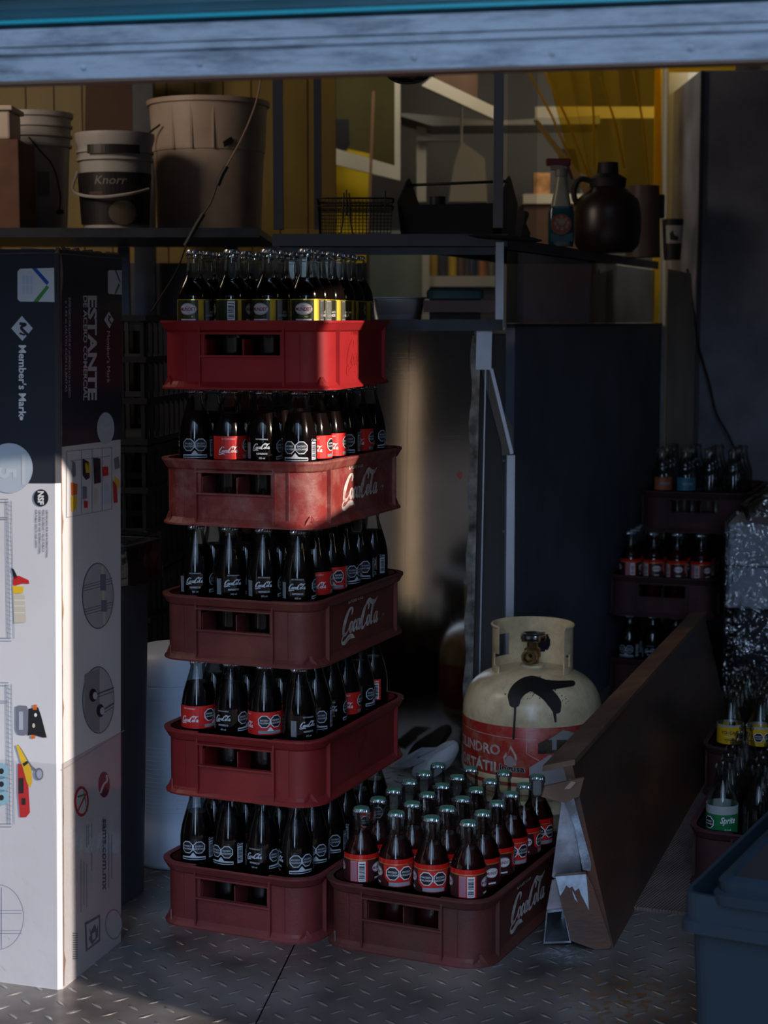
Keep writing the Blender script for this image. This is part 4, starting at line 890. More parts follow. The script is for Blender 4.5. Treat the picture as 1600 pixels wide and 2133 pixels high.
def badge(P, c, z, rad, k=1.0, deep=None):
    P.disc(s_at(c, rad), z, .0150 * k, .0100 * k, M_white, 2, 20); P.disc(s_at(c, rad), z, .0143 * k, .0092 * k, deep or M_dgreen, 3, 20); P.disc(s_at(c, rad), z, .0138 * k, .0086 * k, M_white, 4, 20)
    P.text('MUNDET', s_at(c, rad), z - .0030 * k, .0082 * k, mat('badge_red', (.35, .01, .03, 1), .4), 5, fit=.0265 * k, bold=.03); P.text('SIDRAL', s_at(c, rad), z + .0042 * k, .0025 * k, mat('badge_red', (.35, .01, .03, 1)), 5)
def lab_mundet(P):
    rad = .0301
    P.rect(-PI * rad, .1070, PI * rad, .1430, M_dgreen, 1); P.rect(-PI * rad, .1425, PI * rad, .1440, M_pgold, 2)
    for a, c in ((34, 52), (-58, -46), (118, 132)): P.rect(s_at(a, rad), .107, s_at(c, rad), .1428, M_pgold, 2)
    for c in (0, 190 - 360): badge(P, c, .1275, rad)
    for c in (0, 190 - 360): P.rect(s_at(c, rad) - .0135, .1088, s_at(c, rad) + .0135, .1112, M_white, 2); P.text('MANZANA', s_at(c, rad), .1135, .0036, M_pgold, 2)
    P.text('SANGRÍA', s_at(84, rad), .115, .006, M_white, 2, bold=.02); P.text('AZÚCAR', s_at(98, rad), .121, .005, M_white, 2)
    P.rect(s_at(58, rad), .109, s_at(76, rad), .1415, mat('fine_print', (.36, .36, .33, 1), .5), 2)
    for i in range(8): P.rect(s_at(58.5 + i * 2.2, rad), .110, s_at(59.4 + i * 2.2, rad), .1405, M_black, 3)
    barcode(P, s_at(80, rad) * 0 + s_at(-92, rad), .109, s_at(-68, rad), .1405, M_white, M_black, layer=2)
    return rad
def lab_sidral(P):
    rad = .0301; deep = mat('deep_maroon', (.05, .008, .010, 1), .4)
    P.rect(-PI * rad, .1040, PI * rad, .1430, deep, 1); P.rect(-PI * rad, .1425, PI * rad, .1442, mat('copper_line', (.75, .35, .10, 1), .3, .6), 2); P.rect(-PI * rad, .1442, PI * rad, .152, mat('lit_soda_red', (.60, .012, .01, 1), .15), 1)  # red ring above the label paints light showing through the soda
    P.poly([(s_at(30, rad), .142), (s_at(145, rad), .142), (s_at(125, rad), .105), (s_at(62, rad), .105), (s_at(34, rad), .120)], M_pred, 2)
    for c, w in ((62, WORDS[0]), (108, WORDS[1])): octagon_badge(P, s_at(c, rad), .1280, .0125, M_white, M_black, w, 3)
    P.rect(s_at(50, rad), .1060, s_at(122, rad), .1125, mat('silver_print', (.55, .58, .62, 1), .3, .5), 3)
    badge(P, 0, .1275, rad, .85, deep); badge(P, -150, .1275, rad, .85, deep); P.rect(s_at(-14, rad), .108, s_at(14, rad), .111, M_white, 2)
    P.rect(s_at(-100, rad), .1045, s_at(-42, rad), .142, M_pred, 2)
    P.rect(s_at(-98, rad), .106, s_at(-76, rad), .141, mat('pink_print', (.55, .30, .36, 1), .5), 3)
    for i in range(9): P.rect(s_at(-97 + i * 2.4, rad), .107, s_at(-96 + i * 2.4, rad), .140, mat('plum_print', (.20, .02, .05, 1), .5), 4)
    barcode(P, s_at(-72, rad), .1050, s_at(-48, rad), .1405, M_white, M_black, layer=3)
    return rad
def lab_yellow(P):
    rad = .0297; P.rect(-PI * rad, .112, s_at(150, rad), .150, M_pyellow, 1); P.rect(-PI * rad, .150, PI * rad, .155, mat('frost', (.35, .36, .36, 1), .5), 1)
    P.text('YO', s_at(-33, rad), .1345, .0095, M_black, 2, bold=.03); P.text('CA', s_at(3, rad), .1345, .0095, M_black, 2, bold=.03); P.rect(s_at(-23, rad), .1350, s_at(-8, rad), .1405, mat('faded_label_grey', (.42, .32, .10, 1), .5), 2); P.rect(s_at(-32, rad), .1285, s_at(14, rad), .1292, M_white, 2); P.rect(s_at(-30, rad), .121, s_at(16, rad), .1228, M_black, 2); P.disc(s_at(-20, rad), .117, .0015, .0012, M_pred, 2, 10)
    for c, w in ((52, WORDS[0]), (95, WORDS[1])): octagon_badge(P, s_at(c, rad), .1320, .0115, M_white, M_black, w, 2)
    return rad
def lab_green(P):
    rad = .0297; P.rect(-PI * rad, .092, PI * rad, .1340, M_pgreen, 1); P.rect(-PI * rad, .134, PI * rad, .150, mat('frost', (.35, .36, .36, 1)), 1)
    P.text('Sprite', s_at(16, rad), .1180, .0170, M_white, 2, bold=.03, shear=.25, fit=.030); octagon_badge(P, s_at(-58, rad), .1170, .0125, M_white, M_black, WORDS[0], 2)
    P.text('355 ml', s_at(15, rad), .104, .005, M_white, 2)
    return rad
def lab_faint(c):
    def f(P):
        rad = .0297; P.rect(s_at(-60, rad), .110, s_at(60, rad), .146, c, 1); P.rect(s_at(-30, rad), .125, s_at(30, rad), .132, mat('grey_print', (.25, .27, .3, 1)), 2); return rad
    return f
reg('acl', 'cola_bottle', 'bottle', PROF_COLA, M_glass, .190, M_cola, M_cap, lab_acl)
reg('red', 'cola_bottle', 'bottle', PROF_COLA, M_glass, .186, M_cola, M_cap, lab_red)
reg('mundet', 'soda_bottle', 'bottle', PROF_SODA, M_glass, .180, M_cola, M_cap, lab_mundet)
reg('sidral', 'soda_bottle', 'bottle', PROF_SODA, M_glass, .182, M_sidral, M_capgreen, lab_sidral)
reg('yellow', 'empty_bottle', 'bottle', PROF_TALL, M_glass_empty, 0, None, None, lab_yellow, 20)
reg('green', 'empty_bottle', 'bottle', PROF_TALL, M_glass_empty, 0, None, None, lab_green, 20)
reg('plain', 'empty_bottle', 'bottle', PROF_TALL, M_glass_empty, 0, None, None, None, 20)
reg('rust', 'empty_bottle', 'bottle', PROF_TALL, M_glass_empty, 0, None, None, lab_faint(mat('rust_label', (.35, .09, .03, 1), .5)), 20)
reg('blue', 'empty_bottle', 'bottle', PROF_TALL, M_glass_empty, 0, None, None, lab_faint(mat('blue_label', (.03, .16, .25, 1), .5)), 20)
LOOK = {'acl': 'white-lettered cola bottle', 'red': 'red-labelled cola bottle', 'mundet': 'gold-labelled dark soda bottle',
        'sidral': 'green-capped red soda bottle', 'yellow': 'yellow-labelled empty bottle', 'green': 'green-labelled empty bottle', 'plain': 'clear empty bottle',
        'rust': 'rust-labelled empty bottle', 'blue': 'blue-labelled empty bottle'}
ORD = ['front', 'second', 'third', 'fourth', 'fifth', 'rear']; COL = ['leftmost', 'second from left', 'third from left', 'rightmost']
def bottle(kind, pos, ang, label, group):
    name, cat, parts = KINDS[kind]
    t = thing(name, label, cat, pos, (0, 0, ang), group)
    for pn, me in parts:
        o = bpy.data.objects.new(pn, me); C.objects.link(o); o.parent = t
    return t
def fill(loc, yaw, z, where, group, pick, skip=lambda i, j: False):
    c, s = math.cos(yaw), math.sin(yaw)
    for i in range(6):
        for j in range(4):
            if skip(i, j): continue
            kind, ang = pick(i, j)
            px, py = (j - 1.5) * PP + random.uniform(-.0008, .0008), (i - 2.5) * PP + random.uniform(-.0008, .0008)
            lab = '%s, %s row, %s, %s' % (LOOK[kind], ORD[i], COL[j], where)
            bottle(kind, (loc[0] + px * c + py * s, loc[1] - px * s + py * c, z + .0065), -yaw * 0 + ang, lab, group)
def ang(deg): return -R(deg)
OCT, SCR, BAR = ang(92), ang(0), ang(158)
rnd = random.Random(11)
def rpick(w_red=.3):
    return ('red' if rnd.random() < w_red else 'acl', rnd.choice([OCT, SCR, SCR + .4, BAR, ang(60), ang(-60)]))
DZ = .2375
STACK = [  # bottom to top: centre, yaw, material, lettering
    ((-.176, 3.160), R(24), M_red_old, None),
    ((-.176, 3.168), R(22), M_red_deep, 'emboss'),
    ((-.177, 3.180), R(22), M_red_brown, True),
    ((-.178, 3.190), R(21), M_red_worn, True),
    ((-.185, 3.140), R(14), M_red_new, 'emboss')]
WH = ['bottom crate of tall stack', 'second crate up, tall stack', 'middle crate of tall stack', 'fourth crate up, tall stack', 'top crate of tall stack']
CL_ = ['dull red crate on the floor at the foot of the tall stack', 'deep red unprinted crate, second from the bottom of the tall stack', 'brownish red lettered crate in the middle of the tall stack', 'scuffed red lettered crate, second from the top of the tall stack', 'clean bright red crate at the top of the tall stack']
F = [{}, {}, {}, {}, {}]
F[0] = {(0, 0): ('acl', ang(100)), (0, 1): ('acl', ang(118)), (0, 2): ('acl', ang(25)), (0, 3): ('acl', ang(70)), (1, 3): ('acl', ang(80)), (1, 1): ('red', ang(20))}
F[1] = {(0, 0): ('red', ang(25)), (0, 1): ('acl', ang(25)), (0, 2): ('red', ang(72)), (0, 3): ('acl', ang(-35)), (1, 3): ('acl', ang(90)), (2, 3): ('acl', ang(0)), (3, 3): ('red', ang(0)), (4, 3): ('acl', ang(25)), (5, 3): ('red', ang(145)), (1, 1): ('red', ang(0)), (1, 0): ('acl', ang(-100)), (1, 2): ('red', ang(30))}
F[2] = {(0, 0): ('acl', ang(0)), (0, 1): ('acl', ang(-15)), (0, 2): ('acl', ang(-5)), (0, 3): ('acl', ang(0)), (1, 3): ('red', ang(-10)), (2, 3): ('red', ang(80)), (3, 3): ('acl', ang(40)), (4, 3): ('acl', ang(85)), (5, 3): ('acl', ang(120))}
F[3] = {(0, 0): ('acl', ang(92)), (0, 1): ('red', ang(0)), (0, 2): ('acl', ang(5)), (0, 3): ('acl', ang(105)), (1, 3): ('red', ang(5)), (2, 3): ('red', ang(0)), (3, 3): ('acl', ang(92)), (4, 3): ('red', ang(5)), (5, 3): ('acl', ang(20)), (1, 2): ('acl', ang(110)), (1, 0): ('red', ang(120))}
F[4] = {(0, 0): ('mundet', ang(18)), (0, 1): ('mundet', ang(-80)), (0, 2): ('mundet', ang(30)), (0, 3): ('mundet', ang(10)), (1, 3): ('mundet', ang(25)), (2, 3): ('mundet', ang(5)), (3, 3): ('mundet', ang(70)), (4, 3): ('mundet', ang(95)), (5, 3): ('mundet', ang(0)), (1, 2): ('mundet', ang(105)), (1, 0): ('mundet', ang(0))}
for k, (loc, yaw, m, let) in enumerate(STACK):
    crate(loc, yaw, m, CL_[k], (m if let == 'emboss' else let), 'crates of the tall stack', k * DZ)
    pick = (lambda i, j, k=k: F[k].get((i, j)) or (('mundet', rnd.choice([0, ang(60), ang(110), ang(-60), ang(170)])) if k == 4 else rpick()))
    fill(loc, yaw, k * DZ, WH[k], 'bottles in ' + WH[k], pick)
# the low crate on the floor
loc, yaw = (.1215, 3.045), R(25.2)
crate(loc, yaw, M_red_dirty, 'dirty dark red crate on the floor right of the tall stack', True)
G6 = {(0, 0): ang(-62), (0, 1): ang(75), (0, 2): ang(82), (0, 3): ang(-66), (1, 3): ang(-30), (2, 3): ang(-20), (3, 3): ang(65), (4, 3): ang(0), (5, 3): ang(60)}
fill(loc, yaw, 0, 'low crate beside tall stack', 'bottles in the low crate beside the tall stack', lambda i, j: ('sidral', G6.get((i, j), rnd.uniform(0, 6))))

# crates in the dark at the back right
YB_ = R(19)
BS = [((.848, 5.06), 0, 'bottom'), ((.848, 5.06), 1, 'middle'), ((.935, 5.07), 2, 'top')]
for c_, k, w in BS:
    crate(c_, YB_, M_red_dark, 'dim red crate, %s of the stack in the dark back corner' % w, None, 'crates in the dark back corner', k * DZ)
    where = '%s crate of dark back corner' % w
    if k == 2: pk = lambda i, j: ({(0, 0): 'rust', (0, 1): 'blue'}.get((i, j), 'plain'), rnd.uniform(-.5, .5) if i == 0 else 0)
    elif k == 1: pk = lambda i, j: ('sidral', ang([-62, -10, 0, -30][j]) if i == 0 else rnd.uniform(0, 6))
    else: pk = lambda i, j: ('acl', ang([120, 20, 10, 60][j]))
    fill(c_, YB_, k * DZ, where, 'bottles in ' + where, pk, skip=lambda i, j, k=k: (k == 0 and i > 1) or (k == 2 and i > 3))
# crates of empties at the right
for c_, w, first in (((.925, 3.985), 'far', 'yellow'), ((.785, 3.344), 'near', 'green')):
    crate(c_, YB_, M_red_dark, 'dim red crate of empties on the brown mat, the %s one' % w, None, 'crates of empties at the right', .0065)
    where = '%s crate of empties, right' % w
    fill(c_, YB_, .0065, where, 'empties in ' + where, lambda i, j, first=first: (first if (i, j) == (0, 0) or (first == 'yellow' and (i, j) == (0, 1)) else 'plain', ang(5) if j == 0 else ang(70)))
# ---------------------------------------------------------------- tall shelving carton
M_card = mat('white_carton', (.60, .59, .60, 1), .38, noise=.05, nscale=6, bump=.15, bscale=25, coat=.15)
M_cnavy = mat('carton_navy', (.020, .024, .034, 1), .35, noise=.1, nscale=6)
M_torn = mat('torn_cardboard', (.28, .17, .11, 1), .9, noise=.3, nscale=60)
CB = Vector((-.516, 2.703, 0)); yb_ = R(18.5); dr = Vector((math.sin(R(15.6)), math.cos(R(15.6)), 0)); dl = Vector((-math.cos(yb_), math.sin(yb_), 0)); up = Vector((.0154, 0, 1))
HBX, LBX, DBX = 1.172, .46, .231
t = thing('shelving_carton', 'tall white and navy shelving carton standing at the left edge', 'carton', (0, 0, 0))
b = MB()
def bx(s, d, z): return CB + dl * s + dr * d + up * z
e = .007; b.loft([[bx(e, 0, z), bx(0, e, z), bx(0, DBX, z), bx(LBX, DBX, z), bx(LBX, 0, z)] for z in (0, .3, .6, .9, HBX)], M_card, smooth=False, cap0=True, cap1=True)
b.build('carton_body', t)
def plane_map(dirv, off):
    nrm = dirv.cross(up).normalized()
    if nrm.dot(Vector((0, -1, 0))) < 0 and dirv is dl: nrm = -nrm
    if dirv is dr and nrm.x < 0: nrm = -nrm
    def f(x, y, k):
        rv = ray(x, -y); o = Vector((0, 0, CAM_H)); tt = (CB - o).dot(nrm) / rv.dot(nrm); return o + rv * tt + nrm * (.0004 + .0003 * k)
    return f
FL_, FR_ = plane_map(dl, 0), plane_map(dr, 0)
def q(*p): return [(u, -v) for u, v in p]
M_badge = mat('pale_badge', (.55, .58, .62, 1), .4); M_bluep = mat('badge_blue', (.01, .07, .35, 1), .4); M_greenp = mat('badge_green', (.06, .25, .06, 1), .4)
M_lgrey = mat('letter_grey', (.50, .52, .56, 1), .4); M_faint = mat('faint_blue_print', (.42, .50, .60, 1), .4); M_ink = mat('ink_grey', (.10, .11, .14, 1), .5)
M_disc = mat('pale_disc', (.42, .48, .54, 1), .4); M_disc2 = mat('pale_disc_mark', (.50, .54, .57, 1), .4)
# left face
P = Print(); P.poly(q((-260, 519), (113, 519), (114, 700), (116, 1007), (-260, 1006)), M_cnavy, 0)
P.poly(q((42, 560), (113, 558), (113, 561), (114, 629), (42, 628), (37, 623), (37, 566)), M_badge, 1)
P.poly(q((67, 559), (77, 559), (103, 588), (98, 594)), M_bluep, 2); P.poly(q((98, 594), (103, 599), (80, 629), (70, 628)), M_greenp, 2)
for i in range(3):
    for j in range(2): P.rect(47 + i * 8, -592 - j * 20, 53 + i * 8, -574 - j * 20, M_faint, 2)
P.poly(q((46, 658), (69, 684), (47, 710), (24, 684)), M_lgrey, 1)
P.stroke([(60, -699), (45, -683), (54, -676), (41, -674)], 6, M_cnavy, 2, 5); P.stroke([(41, -694), (53, -698)], 4, M_cnavy, 2, 1)
P.text("Member's Mark", 40, -794, 21, M_white, 1, rot=1, fit=150, bold=.02); P.disc(45, -871, 3.5, 4.5, M_white, 1, 12)
P.disc(20, -975, 49, 52, M_disc, 2, 40); P.text('5', -2, -985, 52, M_disc2, 3, rot=1, bold=.03); P.rect(46, -1010, 54, -945, M_disc2, 3)
P.disc(86, -1037, 15.5, 18, M_black, 2, 28); P.text('NSF', 80, -1037, 17, M_white, 3, rot=1, bold=.04, fit=28)
for i, s in enumerate(('CERTIFICADO POR NSF INTERNATIONAL', 'PARA SEGURIDAD Y SALUD PUBLICA', 'CERTIFIED BY NSF INTERNATIONAL', 'FOR PUBLIC HEALTH AND SAFETY')):
    P.text(s, 96 - i * 7.5, -1062, 6.2, M_ink, 1, rot=1, align='l', fit=[100, 88, 92, 80][i], bold=.01)
o = P.build('front_print', FL_, t)
# pictured shelves and goods on the left face
M_line = mat('line_print', (.22, .27, .33, 1), .5); M_pblack = M_black; M_pred2 = mat('goods_red', (.50, .02, .02, 1), .4); M_pyel2 = mat('goods_yellow', (.72, .45, .02, 1), .4); M_pblue2 = mat('goods_blue', (.28, .48, .56, 1), .4); M_porange = mat('goods_orange', (.62, .12, .01, 1), .4); M_pgrey = mat('goods_grey', (.16, .17, .21, 1), .4); M_pcream = mat('goods_cream', (.52, .48, .38, 1), .5)
P = Print()
def line(x0, y0, x1, y1, w=1.6, m=M_line, k=1): P.stroke([(x0, -y0), (x1, -y1)], w, m, k, 1)
for (y0, y1) in ((1040, 1335), (1422, 1722)):
    for dy in (0, 6): line(0, y0 + dy, 18, y0 + dy); line(0, y1 - dy, 24, y1 - dy)
    line(0, y0 + 38, 16, y0 + 38); line(0, y0 + 42, 16, y0 + 42)
    for x in (12, 17, 24): line(x, y0 + 3, x + (6 if x == 24 else 4), y1 - 5, 1.2)
    for i in range(30): line(13, y0 + 10 + i * (y1 - y0 - 20) / 30, 25, y0 + 15 + i * (y1 - y0 - 20) / 30, .8)
P.poly(q((24, 1183), (29, 1185), (38, 1203), (30, 1206)), M_black, 2); P.poly(q((29, 1202), (40, 1199), (60, 1208), (62, 1216), (48, 1215), (33, 1220), (27, 1217)), M_pred2, 2)
P.poly(q((27, 1220), (50, 1222), (48, 1235), (28, 1236)), M_pyel2, 2); P.poly(q((28, 1236), (52, 1238), (55, 1296), (30, 1298)), M_pcream, 2)
for y in (1250, 1262, 1276): line(30, y, 53, y, 1.5, M_white, 3)
P.poly(q((33, 1472), (40, 1469), (56, 1470), (60, 1480), (59, 1524), (52, 1532), (38, 1530), (33, 1520)), M_pgrey, 2); P.rect(40, -1520, 49, -1482, mat('goods_steel', (.38, .40, .46, 1), .3), 3)
P.poly(q((60, 1476), (80, 1473), (86, 1490), (98, 1536), (90, 1536), (70, 1530), (58, 1532)), M_black, 2); P.poly(q((70, 1468), (77, 1467), (78, 1478), (69, 1478)), M_porange, 3); P.disc(75, -1489, 3, 4, M_white, 3, 10); P.disc(71, -1511, 3, 5, M_pcream, 3, 10); P.rect(66, -1538, 74, -1531, M_porange, 3)
P.poly(q((34, 1552), (40, 1553), (66, 1600), (68, 1628), (63, 1641), (57, 1630), (48, 1598)), M_pyel2, 3); P.poly(q((48, 1590), (58, 1584), (60, 1589), (51, 1596)), M_black, 4)
P.stroke([(36, -1552), (44, -1562), (62, -1592), (74, -1604)], 5, M_pgrey, 2, 4); P.disc(82, -1612, 9, 13, M_pgrey, 3, 20); P.disc(83, -1612, 6, 9, mat('goods_steel', (.38, .40, .46, 1)), 4, 16)
P.poly(q((38, 1590), (46, 1592), (60, 1640), (63, 1692), (55, 1702), (42, 1702), (38, 1650)), M_pred2, 2); P.rect(40, -1652, 50, -1620, M_black, 3); P.rect(46, -1676, 54, -1662, M_black, 3)
for y in (1606, 1633, 1661): P.disc(3, -y, 16, 17, M_pblue2, 2, 24); P.disc(4, -y, 5, 6, M_black, 3, 14)
P.disc(-4, -1910, 54, 68, M_line, 1, 48); P.disc(-4, -1910, 52.6, 66.6, M_card, 2, 48)
for y in (1896, 1902, 1938, 1944): line(-40, y, 46, y, 1.2, M_line, 3)
line(-8, 1850, -8, 1975, 1.2, M_line, 3); line(4, 1848, 4, 1976, 1.2, M_line, 3)
P.build('pictured_goods', FL_, t)
# right face
P = Print(); P.poly(q((123.5, 520), (253, 531), (253.5, 700), (255, 915), (126, 931)), M_cnavy, 0)
P.poly(q((226, 563), (253, 563), (253, 614), (226, 612), (224, 609), (224, 566)), M_badge, 1); P.poly(q((238, 563), (241, 563), (250, 586), (249, 590)), M_bluep, 2); P.poly(q((246, 590), (249, 594), (240, 613), (237, 612)), M_greenp, 2)
P.text('ESTANTE', 183, -616, 25, M_lgrey, 1, rot=1, align='l', fit=218, bold=.035); P.text('DE ACERO COMERCIAL', 173, -616, 11.5, M_lgrey, 1, rot=1, align='l', fit=218, bold=.02)
P.poly(q((226, 649), (236, 666), (227, 684), (216, 666)), M_lgrey, 1); P.stroke([(231, -674), (225, -665), (229, -660), (224, -658)], 3, M_cnavy, 2, 4)
P.text("Member's Mark", 222, -690, 9.5, M_lgrey, 1, rot=1, align='l', fit=108)
P.text('SUPERVISADO POR LLANTAS 45.7 cm (ANCHO) x 1.21 m (LARGO)', 142, -620, 6.5, M_lgrey, 1, rot=1, align='l', fit=208); P.text('x 1.82 m (ALTO) CON LLANTAS', 135, -626, 6, M_lgrey, 1, rot=1, align='l', fit=190)
P.disc(219, -892, 18, 33, M_disc, 2, 32); P.text('5', 212, -892, 22, M_disc2, 3, rot=1)
P.build('side_print', FR_, t)
P = Print()
for x0, y0, x1, y1 in ((138, 940, 232, 932), (138, 1078, 232, 1060), (138, 940, 138, 1078), (232, 932, 232, 1062), (169, 938, 169, 1070), (191, 936, 191, 1068), (212, 935, 212, 1065), (146, 960, 228, 950)): line(x0, y0, x1, y1, 1.4)
for pts, m in (([(150, 960), (156, 964), (157, 990), (152, 995), (148, 985)], M_pgrey), ([(147, 1005), (160, 1008), (159, 1030), (148, 1032)], M_porange), ([(147, 1034), (160, 1034), (158, 1060), (148, 1066)], M_pyel2),
               ([(171, 955), (184, 962), (186, 995), (178, 1000), (171, 990)], M_black), ([(176, 965), (186, 963), (187, 984), (178, 985)], M_pyel2), ([(171, 1012), (180, 1014), (180, 1038), (171, 1040)], M_pgrey), ([(174, 1042), (182, 1044), (181, 1058), (174, 1058)], M_pred2),
               ([(193, 953), (208, 955), (209, 1005), (195, 1008)], M_black), ([(195, 970), (200, 970), (200, 985), (195, 985)], M_pyel2), ([(196, 1015), (204, 1020), (200, 1048), (195, 1050)], M_pcream),
               ([(212, 972), (224, 972), (225, 990), (213, 992)], M_pred2), ([(212, 1008), (224, 1006), (228, 1048), (213, 1050)], M_faint), ([(236, 955), (246, 950), (249, 974), (238, 978)], M_pgrey), ([(236, 990), (248, 1000), (246, 1018), (240, 1008)], M_pyel2), ([(234, 1000), (242, 1012), (244, 1046), (236, 1048)], M_pred2)):
    P.poly(q(*pts), m, 2)
P.build('pictured_shelf', FR_, t)
P = Print()
for cx, cy, rx, ry in ((203, 1241, 33, 69),):
    P.disc(cx, -cy, rx, ry, M_ink, 1, 48); P.disc(cx, -cy, rx - 1.6, ry - 2.2, mat('inset_grey', (.38, .38, .39, 1), .5), 2, 48)
for y in (1212, 1217, 1223, 1262, 1267, 1273): line(173, y + 8, 233, y - 8, 1.2, M_ink, 3)
P.rect(207, -1230, 219, -1196, M_pgrey, 4); P.rect(209, -1274, 221, -1250, M_pgrey, 4); line(212, 1180, 216, 1300, 5, M_pcream, 3)
P.build('round_picture', FR_, t)
P = Print(); cx, cy, rx, ry = 204, 1458, 33.5, 70
P.disc(cx, -cy, rx, ry, M_ink, 1, 48); P.disc(cx, -cy, rx - 1.6, ry - 2.2, mat('inset_grey', (.38, .38, .39, 1), .5), 2, 48)
P.poly(q((175, 1405), (206, 1392), (206, 1524), (190, 1522), (175, 1490)), mat('inset_dark_grey', (.22, .21, .22, 1), .5), 3)  # darker grey area printed in the round picture
for cx, cy in ((192, 1448), (207, 1480)): P.disc(cx, -cy, 8, 14, M_black, 4, 16); P.disc(cx + 4, -cy - 1, 5, 8, M_disc, 5, 8); line(cx + 7, cy - 2, 236, cy - 16, 3, M_ink, 4); line(cx + 7, cy + 5, 235, cy - 8, 1.5, M_ink, 4)
P.build('round_picture', FR_, t)
P = Print()
line(128, 1604, 258, 1521, 1.6, mat('wrap_edge', (.40, .38, .40, 1), .3), 1)
P.disc(169, -1669, 15, 32, M_pred2, 1, 28); P.disc(169, -1669, 11.5, 26, M_card, 2, 28); line(160, 1690, 180, 1648, 2.5, M_pred2, 4); line(160, 1660, 175, 1655, 4, M_greenp, 3); line(172, 1640, 180, 1690, 1.5, M_ink, 3)
P.disc(216, -1634, 12, 27, mat('maroon_print', (.16, .03, .05, 1), .5), 1, 24); P.stroke([(208, -1652), (215, -1634), (222, -1626), (221, -1614)], 4, M_white, 2, 5)
P.text('sams.com.mx', 213, -1705, 15, M_ink, 1, rot=1, align='l', fit=150, bold=.03)
for x, y0, y1 in ((184, 1718, 1760), (180, 1720, 1765), (190, 1715, 1745), (168, 1790, 1900), (174, 1795, 1885), (180, 1800, 1890), (190, 1775, 1815), (232, 1740, 1830), (226, 1735, 1850)): P.stroke([(x, -y0), (x, -y1)], 1.6, M_line, 1, 1)
P.poly(q((176, 1922), (208, 1904), (208, 1960), (178, 1982)), M_ink, 1); P.poly(q((179, 1926), (205, 1911), (205, 1956), (181, 1976)), M_card, 2); P.poly(q((184, 1932), (188, 1940), (196, 1924), (200, 1935), (203, 1925), (203, 1950), (196, 1960), (190, 1968), (183, 1955), (187, 1948)), M_ink, 3); P.poly(q((190, 1945), (197, 1940), (197, 1954), (191, 1958)), M_card, 4)
P.disc(236, -1925, 18, 32, M_line, 1, 28); P.disc(236, -1925, 16, 29, M_card, 2, 28)
for i in range(12): P.rect(151, -1945 - i * 4.8, 161, -1943 - i * 4.8, M_ink, 1)
P.build('lower_side_print', FR_, t)
# worn corner: torn brown fibre at the edge, top and bottom
b = MB(); rnd2 = random.Random(5); L = []
for i in range(60):
    z = .004 + (HBX - .01) * i / 59; w = .0010 + .0012 * rnd2.random() + (.006 if i in (2, 14, 23, 31, 38, 57, 58) else 0) * rnd2.random()
    L.append([bx(-.0007, .0072, z), bx(-.0007, .0080 + w, z)])
b.loft(L, M_torn, closed=False, smooth=False); b.build('worn_edge', t)
zn = at(120, 1007, 2.703).z
b = MB(); b.loft([[bx(e + .0012, -.0006, z), bx(e - .0004, -.0006, z), bx(-.0006, e - .0004, z), bx(-.0006, e + .0012, z)] for z in (zn, HBX)], M_cnavy, closed=False, smooth=False); b.build('navy_corner', t)
b = MB()
for i in range(14):
    d0, d1 = DBX * i / 14, DBX * (i + 1) / 14; h0 = HBX + .004 * rnd2.random()
    b.face([bx(-.0008, d0, HBX - .006), bx(-.0008, d1, HBX - .006), bx(.004, d1, h0 + .003), bx(.004, d0, h0 + .003 * rnd2.random())], M_torn)
    s0, s1 = LBX * i / 14, LBX * (i + 1) / 14
    b.face([bx(s0, -.0008, HBX - .005), bx(s1, -.0008, HBX - .005), bx(s1, .004, HBX + .006 * rnd2.random()), bx(s0, .004, HBX + .004 * rnd2.random())], M_torn)
b.box(tuple(bx(LBX / 2, DBX / 2, HBX + .003)), (.3, .17, .004), M_cnavy, None)
b.build('torn_top_flaps', t)
M_film = clear_mat('stretch_film', (.96, .96, .97, 1), .12, .03, .35, bump=.6, bscale=30)
b = MB(); b.loft([[bx(LBX, -.002, z), bx(0, -.002, z), bx(-.002, 0, z), bx(-.002, DBX, z)] for z in (.002, .13, .27, .37)], M_film, closed=False, smooth=False); b.build('stretch_film', t)

# ---------------------------------------------------------------- dark bin, white drum, black crates left of the stack
Mb = Matrix.Translation((-.605, 3.205, 0)) @ Matrix.Rotation(-R(18.5), 4, 'Z')
t = thing('dark_bin', 'dark bin with film folded over its rim, between the carton and crate stack', 'bin', (0, 0, 0))
hb2 = .665; b = MB(); M_bin = mat('dark_bin', (.07, .075, .095, 1), .5)
b.loft([[Mb @ p for p in rr(w, d, .03, z)] for w, d, z in ((.30, .12, 0), (.33, .145, hb2 - .03), (.36, .165, hb2 - .03), (.36, .165, hb2), (.33, .14, hb2), (.30, .12, .01))], M_bin, cap0=True, cap1=True); b.build('bin_body', t)
b = MB(); rnd3 = random.Random(8)
b.loft([[Mb @ (p + Vector((rnd3.uniform(-.004, .004), rnd3.uniform(-.004, .004), rnd3.uniform(-.006, .006)))) for p in rr(w, d, .035, z, 6)] for w, d, z in ((.37, .18, hb2 - .07), (.372, .182, hb2 - .03), (.368, .178, hb2 + .008), (.345, .155, hb2 + .010))], clear_mat('bin_liner', (.5, .48, .46, 1), .2, .08, .5, bump=.8, bscale=40)); b.build('bin_liner', t)
t = thing('white_drum', 'white plastic drum with screw lid behind the crate stack, left', 'drum', (-.415, 3.40, 0))
M_drum = mat('drum_white', (.60, .70, .85, 1), .45, noise=.08, nscale=8)
b = MB(); b.lathe([(.001, 0), (.078, 0), (.088, .010), (.092, .05), (.092, .075), (.085, .09), (.084, .10), (.084, .31), (.090, .325), (.090, .338), (.001, .338)], M_drum, 40); b.build('drum_body', t)
b = MB()
